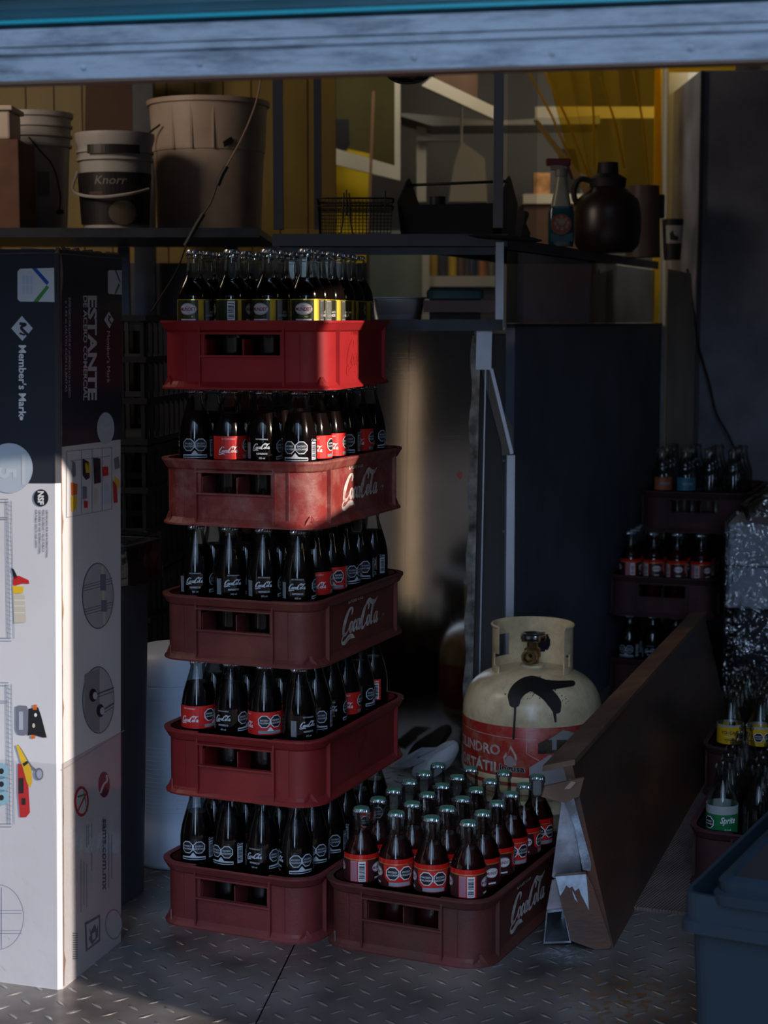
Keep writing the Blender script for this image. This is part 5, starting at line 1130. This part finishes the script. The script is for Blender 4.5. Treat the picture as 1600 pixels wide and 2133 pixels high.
for i in range(70):
    for j in range(16):
        a = -1.2 + 2.4 * i / 69 - PI / 2 + (j % 2) * .017; z = .115 + j * .0085; rr_ = .0843
        c = Vector((rr_ * math.cos(a), rr_ * math.sin(a), z)); tx = Vector((-math.sin(a), math.cos(a), 0)) * .0012; nz_ = Vector((math.cos(a), math.sin(a), 0)) * .0010
        b.face([c - tx, c - Vector((0, 0, .0022)) + nz_ * .5, c + tx, c + nz_], M_drum); b.face([c - tx, c + nz_, c + tx, c + Vector((0, 0, .0022))], M_drum)
b.build('grip_dimples', t)['kind'] = 'stuff'
b = MB(); b.lathe([(.093, .338), (.094, .345), (.094, .362), (.091, .364), (.094, .366), (.094, .385), (.090, .405), (.080, .422), (.060, .430), (.001, .432)], M_drum, 40, cap0=True); b.build('screw_lid', t)
M_bc = mat('black_crate_plastic', (.028, .032, .042, 1), .5)
for k in range(4):
    b = MB(); z0 = k * .27 + .0005; w, d, h = .36, .34, .266
    for i in range(9):
        f = i / 8 - .5
        for s in (-1, 1): b.box((f * (w - .01), s * d / 2, z0 + h / 2), (.008, .008, h), M_bc); b.box((s * w / 2, f * (d - .01), z0 + h / 2), (.008, .008, h), M_bc)
    for zz in (.006, .09, .175, h - .006):
        for s in (-1, 1): b.box((0, s * d / 2, z0 + zz), (w + .008, .011, .012), M_bc); b.box((s * w / 2, 0, z0 + zz), (.011, d + .008, .012), M_bc)
    b.box((0, 0, z0 + .006), (w, d, .006), M_bc)
    b.build('x').name = 'black_lattice_crate'
    o = [o for o in C.objects if o.name.startswith('black_lattice_crate')][-1]
    o.location = (-.645, 3.80, 0); o.rotation_euler = (0, 0, -R(8))
    tag(o, 'black lattice crate, %s in the dark column left of the red stack' % ['lowest', 'second up', 'third up', 'topmost'][k], 'crate', 'black lattice crates')

# ---------------------------------------------------------------- gas cylinder
GX, GY = .327, 3.80; RG = .153
GP = [(.001, .018), (.05, .020), (.10, .030), (.135, .052), (.150, .08), (RG, .105), (RG, .205), (.1515, .228), (.146, .250), (.135, .270), (.118, .286), (.095, .298), (.065, .306), (.030, .309), (.001, .310)]
t = thing('gas_cylinder', 'cream and red portable gas cylinder standing behind the low crate', 'gas cylinder', (GX, GY, 0))
M_tank = mat('cream_tank_paint', (.84, .68, .42, 1), .26, noise=.08, nscale=7, dirt=(.20, .11, .05, 1), dscale=9, damt=.5)
GS = spline([(p[0], p[1], 0) for p in GP], 4); GS = [(max(p.x, .0005), p.y) for p in GS]
b = MB(); b.lathe(GS, M_tank, 64); b.build('tank_body', t)
b = MB(); b.lathe([(.100, .034), (.105, .02), (.105, .0), (.101, .0), (.101, .02), (.097, .034)], M_tank, 40); b.build('foot_ring', t)
def prof_r(z):
    z = max(GS[0][1], min(z, GS[-1][1] - 1e-5))
    for (r0, z0), (r1, z1) in zip(GS, GS[1:]):
        if z0 <= z <= z1: return r0 + (r1 - r0) * (z - z0) / max(z1 - z0, 1e-9)
    return 0
def tank_hit(x, y, k):
    rv = ray(x, -y); o = Vector((0, 0, CAM_H)); t0 = (GY - .25) / rv.y; t1 = (GY + .02) / rv.y; prev = t0
    N = 80
    for i in range(N + 1):
        tt = t0 + (t1 - t0) * i / N; p = o + rv * tt; rad = math.hypot(p.x - GX, p.y - GY)
        if p.z < .31 and rad < prof_r(p.z):
            a, c = prev, tt
            for _ in range(14):
                m_ = (a + c) / 2; p = o + rv * m_
                if p.z < .31 and math.hypot(p.x - GX, p.y - GY) < prof_r(p.z): c = m_
                else: a = m_
            break
        prev = tt
    p = o + rv * (c if i < N else (GY - .01) / rv.y); d = Vector((p.x - GX, p.y - GY, (p.z - .16) if p.z > .2 else 0)).normalized()
    p = p + d * (.0006 + .0004 * k); return p - Vector((GX, GY, 0))
# red printed wrap
M_rb = mat('cylinder_red', (.38, .022, .016, 1), .35, noise=.2, nscale=10, dirt=(.40, .30, .2, 1), dscale=30, damt=.4)
b = MB(); b.lathe([(.1345 + .0012, .0520), (.1500 + .001, .080), (RG + .0007, .105), (RG + .0007, .205), (RG + .0003, .2056)], M_rb, 64)
b.build('red_band', t)
cm = lambda x, y, k: Vector(((RG + .0010 + .0003 * k) * math.sin(x / RG), -(RG + .0010 + .0003 * k) * math.cos(x / RG), y))
P = Print(); M_gw = mat('cylinder_print', (.60, .55, .50, 1), .5, dirt=(.3, .03, .02, 1), dscale=45, damt=.8)
P.text('CILINDRO', -.082, .142, .030, M_gw, 1, align='r', bold=.03, fit=.150); P.text('PORTÁTIL', -.082, .104, .030, M_gw, 1, align='r', bold=.03, fit=.150); P.text('5 kg', -.082, .070, .024, M_gw, 1, align='r', bold=.03)
P.stroke([(-.24, .186), (-.0, .180)], .0012, M_gw, 1, 1)
P.poly([(-.072, .122), (-.075, .138), (-.068, .150), (-.066, .142), (-.058, .166), (-.050, .152), (-.046, .146), (-.044, .138), (-.046, .122)], M_gw, 1); P.poly([(-.069, .124), (-.071, .137), (-.066, .142), (-.058, .158), (-.049, .142), (-.050, .124)], M_rb, 2); P.disc(-.0595, .130, .010, .013, mat('flame_grey', (.35, .28, .3, 1), .5), 3, 16)
P.text('Ingusa', -.055, .110, .018, M_gw, 3, bold=.07, fit=.058); P.text('Ingusa', -.055, .110, .018, M_black, 4, bold=.03, fit=.055)
P.stroke([(-.024, .197), (-.024, .150), (.012, .130), (.050, .150), (.050, .175)], .0012, M_gw, 1, 1); P.stroke([(-.024, .197), (.0, .202)], .0012, M_gw, 1, 1)
P.poly([(.055, .200), (.105, .182), (.105, .150), (.0, .150), (.0, .172), (.02, .182)], mat('photo_sticker', (.06, .05, .03, 1), .4, noise=.9, nscale=60), 2)
P.poly([(.055, .200), (.105, .182), (.105, .165), (.06, .178), (.02, .180)], mat('sticker_grey', (.30, .29, .28, 1), .4), 3); P.rect(.030, .158, .040, .180, mat('sticker_grey', (.30, .29, .28, 1)), 4)
P.poly([(-.018, .120), (.025, .148), (.070, .126), (.070, .060), (-.018, .060)], mat('sticker_silver', (.36, .33, .33, 1), .4), 4)
P.build('printed_label', cm, t, step=.012)
# spray paint splash and drips on the shoulder
P = Print(); M_spray = mat('spray_black', (.010, .010, .010, 1), .5)
for pts, ws in (([(1072, -1466), (1074, -1448), (1088, -1432), (1108, -1424), (1132, -1428), (1160, -1427), (1190, -1424)], [11, 16, 19, 20, 16, 11, 8]), ([(1120, -1434), (1140, -1447), (1154, -1464), (1159, -1480)], [15, 16, 15, 9])):
    sp_ = spline([(a_, c_, 0) for a_, c_ in pts], 6)
    for i_, p_ in enumerate(sp_):
        f_ = i_ / (len(sp_) - 1) * (len(ws) - 1); j_ = min(int(f_), len(ws) - 2); w_ = ws[j_] + (ws[j_ + 1] - ws[j_]) * (f_ - j_)
        P.disc(p_.x, p_.y, w_, w_ * .8, M_spray, 2, 12)
P.stroke([(1074, -1455), (1073, -1490), (1070, -1540)], [6, 4.5, 5], M_spray, 3, 12); P.stroke([(1154, -1478), (1157, -1505)], [8, 4], M_spray, 4, 8)
rs = random.Random(6)
for i in range(90):
    a, d = rs.uniform(0, 2 * PI), rs.uniform(18, 34); cx, cy = rs.choice([(1085, 1440), (1105, 1425), (1150, 1455), (1135, 1435)]); sz = rs.uniform(.6, 1.6)
    P.disc(cx + d * math.cos(a) * 1.1, -(cy + d * .6 * math.sin(a)), sz, sz, M_spray, 1, 5)
P.build('spray_paint', tank_hit, t)
# collar with hand openings, open to the front
RC, zc0, zc1 = .089, .285, .402
b = MB(); k = b.mi(M_tank); NA, NZ = 150, 26; a0_, a1_ = R(-90 + 45), R(-90 + 360 - 62)
V = [[b.bm.verts.new((RC * math.cos(a0_ + (a1_ - a0_) * i / NA), RC * math.sin(a0_ + (a1_ - a0_) * i / NA), zc0 + (zc1 - zc0) * j / NZ)) for j in range(NZ + 1)] for i in range(NA + 1)]
def hole(a, z):
    d = (math.degrees(a) + 90) % 360      # 0 front, 90 right, 180 back, 270 left
    if ((d - 163) / 15) ** 2 + ((z - .348) / .023) ** 2 < 1: return True
    for c0 in (100, 232):
        if abs(d - c0) < 20 and .322 < z < .370: return True
    if (48 < d < 60 or 285 < d < 298) and .315 < z < .345: return True
    if abs(d - 75) < 14 and z < .305: return True
    return False
for i in range(NA):
    for j in range(NZ):
        if hole(a0_ + (a1_ - a0_) * (i + .5) / NA, zc0 + (zc1 - zc0) * (j + .5) / NZ): continue
        f = b.bm.faces.new((V[i][j], V[i + 1][j], V[i + 1][j + 1], V[i][j + 1])); f.material_index = k; f.smooth = True
bmesh.ops.delete(b.bm, geom=[v for v in b.bm.verts if not v.link_faces], context='VERTS')
bmesh.ops.solidify(b.bm, geom=b.bm.faces[:], thickness=.003)
b.build('collar', t)
b = MB(); b.tube([(RC * math.cos(a0_ + (a1_ - a0_) * i / 60), RC * math.sin(a0_ + (a1_ - a0_) * i / 60), zc1) for i in range(61)], .0032, M_tank, 8); b.build('collar_lip', t)
M_brass = mat('aged_brass', (.28, .19, .08, 1), .38, .9, noise=.3, nscale=40); M_chrome = mat('handwheel_chrome', (.55, .55, .58, 1), .2, 1)
b = MB(); b.lathe([(.026, .305), (.026, .314), (.018, .316)], M_tank, 24, cap1=True); b.lathe([(.014, .312), (.014, .328), (.018, .330), (.018, .348), (.012, .352), (.012, .366)], M_brass, 8, smooth=False, cap1=True)
Mo = Matrix.Translation((-.003, -.012, .336)) @ Matrix.Rotation(R(-18), 4, 'Z') @ Matrix.Rotation(PI / 2, 4, 'X')
b.lathe([(.013, -.005), (.0155, .008), (.0165, .012), (.0165, .030), (.0145, .032), (.0115, .032), (.0095, .026), (.0095, .012), (.004, .012), (.0005, .016)], M_brass, 28, Mo); b.build('valve_body', t)
b = MB(); n = 40
b.loft([[Vector((r * (1 + .07 * math.cos(5 * 2 * PI * i / n)) * math.cos(2 * PI * i / n), r * (1 + .07 * math.cos(5 * 2 * PI * i / n)) * math.sin(2 * PI * i / n), z)) for i in range(n)] for r, z in ((.020, .364), (.026, .366), (.028, .372), (.027, .380), (.022, .383), (.014, .380), (.004, .379))], M_chrome, cap0=True, cap1=True); b.build('hand_wheel', t)

# ---------------------------------------------------------------- folding brown board on its painted metal legs
d = Vector((.314, .9494, 0)).normalized(); nx = Vector((d.y, -d.x, 0))
F0 = Vector((.392, 2.895, 0)); T0 = Vector((.323, 2.925, .312)); LB = 1.60
t = thing('folding_board', 'long brown folding board standing on edge at right, its near end splashed with white paint', 'board', (0, 0, 0))
M_board = mat('brown_board', (.062, .036, .027, 1), .45, noise=.45, nscale=4, dirt=(.16, .055, .02, 1), dscale=3, damt=.7, bump=.3, bscale=60, stretch=(1, 1, 3))
M_bwood = mat('board_edge_wood', (.16, .09, .055, 1), .6, noise=.35, nscale=12, stretch=(1, 1, 1))
M_splash = mat('paint_splashed_metal', (.14, .13, .14, 1), .5, .2, noise=.3, nscale=20, dirt=(.45, .52, .62, 1), dscale=16, damt=1.0)
M_tin = mat('galvanised_tin', (.26, .26, .29, 1), .35, .8, noise=.3, nscale=14, dirt=(.5, .55, .62, 1), dscale=12, damt=.8)
b = MB(); th = .016
v1 = (T0 - F0 - (T0 - F0).dot(d) * d)
lo = [F0, F0 + d * LB, F0 + d * LB + v1, F0 + v1]; nn = d.cross(v1).normalized(); nn = nn if nn.x > 0 else -nn
b.loft([[p for p in lo], [p - nn * th for p in lo]], M_board, smooth=False, cap0=True, cap1=True); b.build('panel', t)
b = MB(); e0 = F0 + v1; L = []
for i in range(13):
    f = i / 12; w = .052 * (1 - .25 * f); c = e0 + d * (LB * f) + Vector((0, 0, .001)); L.append([c + nx * .004, c + nx * .004 + Vector((0, 0, .010)), c - nx * w + Vector((0, 0, .004 - .010 * (1 - f))), c - nx * w + Vector((0, 0, -.004 - .012 * (1 - f)))])
b.loft(L, M_bwood, smooth=False, cap0=True, cap1=True)
b.prism([(0, 0), (.068, .012), (.060, -.020), (.035, -.030), (.018, -.026), (-.006, -.018)], .006, M_bwood, Matrix.Translation(at(1134, 1636, 2.90)) @ Matrix.Rotation(R(10), 4, 'Z') @ Matrix.Rotation(PI / 2, 4, 'X'))
b.build('top_ledge', t)
def plate(name, px, y, dd, m, yb=None): return slab(name, None, None, px, y, dd, m, t, yb)
plate('end_plate', [(1157, 1826), (1222, 1820), (1236, 1850), (1274, 1966), (1270, 1976), (1240, 1978), (1190, 1960), (1172, 1890)], 2.885, .012, M_board)
P = Print(); M_drip = mat('white_paint_drip', (.42, .48, .56, 1), .5, noise=.3, nscale=60)
P.poly(q((1157, 1826), (1221, 1821), (1224, 1850), (1227, 1896), (1219, 1880), (1210, 1862), (1206, 1850), (1198, 1856), (1192, 1846), (1186, 1850), (1180, 1844), (1175, 1854), (1167, 1866)), M_drip, 1); P.poly(q((1192, 1855), (1196, 1862), (1204, 1880), (1197, 1872)), M_drip, 1)
P.build('paint_splash', lambda x, y, k: at(x, -y, 2.8835), t)
plate('metal_leg', [(1172, 1643), (1182, 1640), (1203, 1740), (1212, 1825), (1190, 1826), (1155, 1830), (1150, 1826), (1166, 1700)], 2.925, .006, M_tin)
plate('painted_strip', [(1174, 1642), (1190, 1640), (1205, 1700), (1232, 1798), (1230, 1815), (1214, 1812), (1196, 1720), (1176, 1672)], 2.905, .005, M_splash)
plate('wooden_wedge', [(1175, 1644), (1190, 1628), (1200, 1630), (1188, 1643)], 2.90, .02, mat('pink_wood', (.35, .20, .15, 1), .7))
# square tube foot, open towards the camera
A0, A1, A2, A3 = at(1138, 1898, 2.90), at(1176, 1893, 2.90), at(1190, 1964, 2.90), at(1132, 1966, 2.90)
b = MB(); ctr = (A0 + A1 + A2 + A3) / 4; inn = [ctr + (p - ctr) * .88 for p in (A0, A1, A2, A3)]; out = [A0, A1, A2, A3]; bk = Vector((.04, .12, 0))
b.loft([out, inn], M_splash, smooth=False); b.loft([inn, [p + bk for p in inn]], M_tin, smooth=False, cap1=True); b.loft([[p + bk for p in out], out], M_tin, smooth=False)
b.build('tube_foot', t)
plate('leg_plate', [(1150, 1835), (1166, 1832), (1175, 1888), (1174, 1893), (1139, 1895)], 2.91, .006, mat('pinkish_tin', (.26, .22, .24, 1), .5, .3, noise=.3, nscale=25))

# ---------------------------------------------------------------- crumpled paper bag by the steel panel
M_paper = mat('white_paper', (.62, .64, .68, 1), .7, noise=.15, nscale=12)
base = floor_at(905, 1632); b = MB(); rb = random.Random(12)
bmesh.ops.create_icosphere(b.bm, subdivisions=3, radius=1.0); b.mi(M_paper)
cr = [(Vector((rb.uniform(-1, 1), rb.uniform(-1, 1), rb.uniform(-1, 1))).normalized(), rb.uniform(.72, .98)) for _ in range(14)]
for v in b.bm.verts:
    q_ = v.co.copy()
    for nrm_, dd in cr:
        t_ = q_.dot(nrm_)
        if t_ > dd * .9: q_ -= nrm_ * (t_ - dd * .9)
    v.co = Vector((q_.x * .058 + q_.z * .018, q_.y * .035, max(.001, .040 + q_.z * .048 + q_.x * .018)))
b.build('bag_tmp').name = 'paper_bag'; o = [o for o in C.objects if o.name == 'paper_bag'][0]; o.location = (base.x, base.y + .05, 0)
tag(o, 'crumpled white paper bag on the floor left of the gas cylinder', 'paper bag')
b = MB(); b.loft([[Vector((-.055, -.01, .028)), Vector((-.088, -.02, .036)), Vector((-.080, -.012, .047)), Vector((-.058, 0, .040))], [Vector((-.02, -.03, .05)), Vector((-.05, -.034, .060)), Vector((-.03, -.03, .080)), Vector((.01, -.02, .078))]], M_paper, closed=False, smooth=False)
b.build('torn_flap', o)

# ---------------------------------------------------------------- mat, tote, wrapped pack at the right
def ribbed():
    m = mat('ribbed_brown_mat', (.17, .115, .10, 1), .7, noise=.3, nscale=10); n = m.node_tree.nodes; l = m.node_tree.links
    tc = n.new('ShaderNodeTexCoord'); mp = n.new('ShaderNodeMapping'); mp.inputs['Rotation'].default_value = (0, 0, R(30)); w = n.new('ShaderNodeTexWave'); w.inputs['Scale'].default_value = 55; l.new(tc.outputs['Object'], mp.inputs[0]); l.new(mp.outputs[0], w.inputs['Vector'])
    b = n.new('ShaderNodeBump'); b.inputs['Distance'].default_value = .002; l.new(w.outputs['Fac'], b.inputs['Height']); l.new(b.outputs[0], n['Principled BSDF'].inputs['Normal']); return m
b = MB(); m0 = Vector((.450, 3.09, 0)); rgt = Vector((d.y, -d.x, 0)) * .62
q4 = [m0, m0 + rgt, m0 + rgt + d * 1.25, m0 + d * 1.25]
b.loft([q4, [p + Vector((0, 0, .006)) for p in q4]], ribbed(), smooth=False, cap0=True, cap1=True); tag(b.build('rubber_mat'), 'brown ribbed floor mat right of the long brown board', 'mat')

yt = R(27); Mt = Matrix.Translation((.402, 2.289, 0)) @ Matrix.Rotation(-yt, 4, 'Z')
M_tote = mat('blue_grey_plastic', (.018, .037, .056, 1), .5, noise=.1, nscale=5, bump=.1, bscale=60)
M_lid = mat('tote_lid_plastic', (.034, .038, .044, 1), .45, noise=.15, nscale=6)
t = thing('storage_tote', 'blue-grey lidded plastic tote at the lower right corner', 'tote', (0, 0, 0))
def tr(x0, x1, y0, y1, z, r=.02, n=4): return [Mt @ (Vector(((x0 + x1) / 2, (y0 + y1) / 2, 0)) + p) for p in rr(x1 - x0, y1 - y0, r, z, n)]
b = MB()
b.loft([tr(.022, .40, .022, .54, 0), tr(.010, .42, .010, .56, .245), tr(-.004, .434, -.004, .574, .246), tr(-.004, .434, -.004, .574, .262), tr(.0, .43, .0, .57, .264), tr(0, .43, 0, .57, .30), tr(.006, .424, .006, .564, .30), tr(.018, .41, .018, .552, .02)], M_tote, smooth=False, cap0=True, cap1=True)
b.build('tote_body', t)
b = MB()
b.loft([tr(.042, .44, -.008, .55, .292), tr(.040, .445, -.010, .555, .306), tr(.047, .44, -.002, .548, .308), tr(.045, .44, -.004, .55, .322), tr(.058, .43, .010, .535, .329), tr(.064, .424, .016, .529, .324)], M_tote, smooth=False, cap0=True)
b.loft([tr(.064, .424, .016, .529, .324), tr(.075, .413, .027, .518, .3245)], M_lid, smooth=False, cap1=True); b.build('lid', t)
b = MB()
for zz in (.06, .12): pass
b.box((.24, .006, .13), (.15, .012, .20), M_tote, Mt, bev=.004); b.build('raised_panel', t)

zt1 = at(1515, 1092, 4.45).z; zt2 = at(1515, 1268, 4.45).z
M_pk = mat('grey_carton', (.5, .52, .56, 1), .5, noise=.2, nscale=8)
xk0 = at(1512, 1200, 4.45).x
b = MB(); b.box((xk0 + .18, 4.45 + .155, (zt1 + zt2) / 2 + (zt1 - zt2) / 4 + .0008), (.36, .29, (zt1 - zt2) / 2 - .002), M_pk, bev=.004); tag(b.build('wrapped_carton'), 'upper grey film-wrapped carton at the right edge', 'carton', 'film-wrapped cartons at the right')
b = MB(); b.box((xk0 + .182, 4.45 + .155, (zt1 + zt2) / 2 - (zt1 - zt2) / 4), (.36, .29, (zt1 - zt2) / 2 - .002), M_pk, bev=.004); tag(b.build('wrapped_carton'), 'lower grey film-wrapped carton at the right edge', 'carton', 'film-wrapped cartons at the right')
b = MB(); b.box((xk0 + .19, 4.45 + .155, zt2 / 2 - .001), (.34, .28, zt2 - .003), mat('dark_pack', (.020, .022, .028, 1), .4), bev=.01); tag(b.build('dark_shrink_pack'), 'dark shrink-wrapped pack under the grey cartons at the right edge', 'pack')
def wrinkle(w, dpt, z0, z1, seed, amp, nz=12, n=8):
    r_ = random.Random(seed); return [[p + Vector((r_.uniform(-amp, amp), r_.uniform(-amp, amp), 0)) for p in rr(w, dpt, .012, z0 + (z1 - z0) * i / nz, n)] for i in range(nz + 1)]
b = MB(); b.loft([[p + Vector((xk0 + .182, 4.605, 0)) for p in lp] for lp in wrinkle(.372, .302, .002, zt1 + .004, 2, .0035, 26, 10)], clear_mat('pack_film', (.85, .87, .9, 1), .06, .12, .9, bump=1.0, bscale=26, bdist=.03), smooth=True)
tag(b.build('wrapping_film'), 'clear stretch film wound around the cartons at the right edge', 'film')
b = MB(); r_ = random.Random(3)
b.loft([[p + Vector((r_.uniform(-.012, .012), r_.uniform(-.012, .012), r_.uniform(-.008, .008) + .001)) for p in rr(w, dd, .03, zt1 + .012 + z, 8)] for w, dd, z in ((.30, .25, 0), (.31, .25, .03), (.26, .22, .055), (.15, .12, .07))], clear_mat('loose_film', (.55, .53, .5, 1), .12, .15, .7, bump=1.0, bscale=40), cap1=True)
o = b.build('loose_plastic'); tag(o, 'crumpled clear plastic lying on top of the wrapped cartons', 'plastic')
for v in o.data.vertices: v.co += Vector((xk0 + .19, 4.605, 0))
piv = Vector((xk0, 4.45, 0)); RM = Matrix.Translation(piv) @ Matrix.Rotation(-R(17), 4, 'Z') @ Matrix.Translation(-piv)
for o in C.objects:
    if o.name.split('.')[0] in ('wrapped_carton', 'dark_shrink_pack', 'wrapping_film', 'loose_plastic'): o.matrix_world = RM
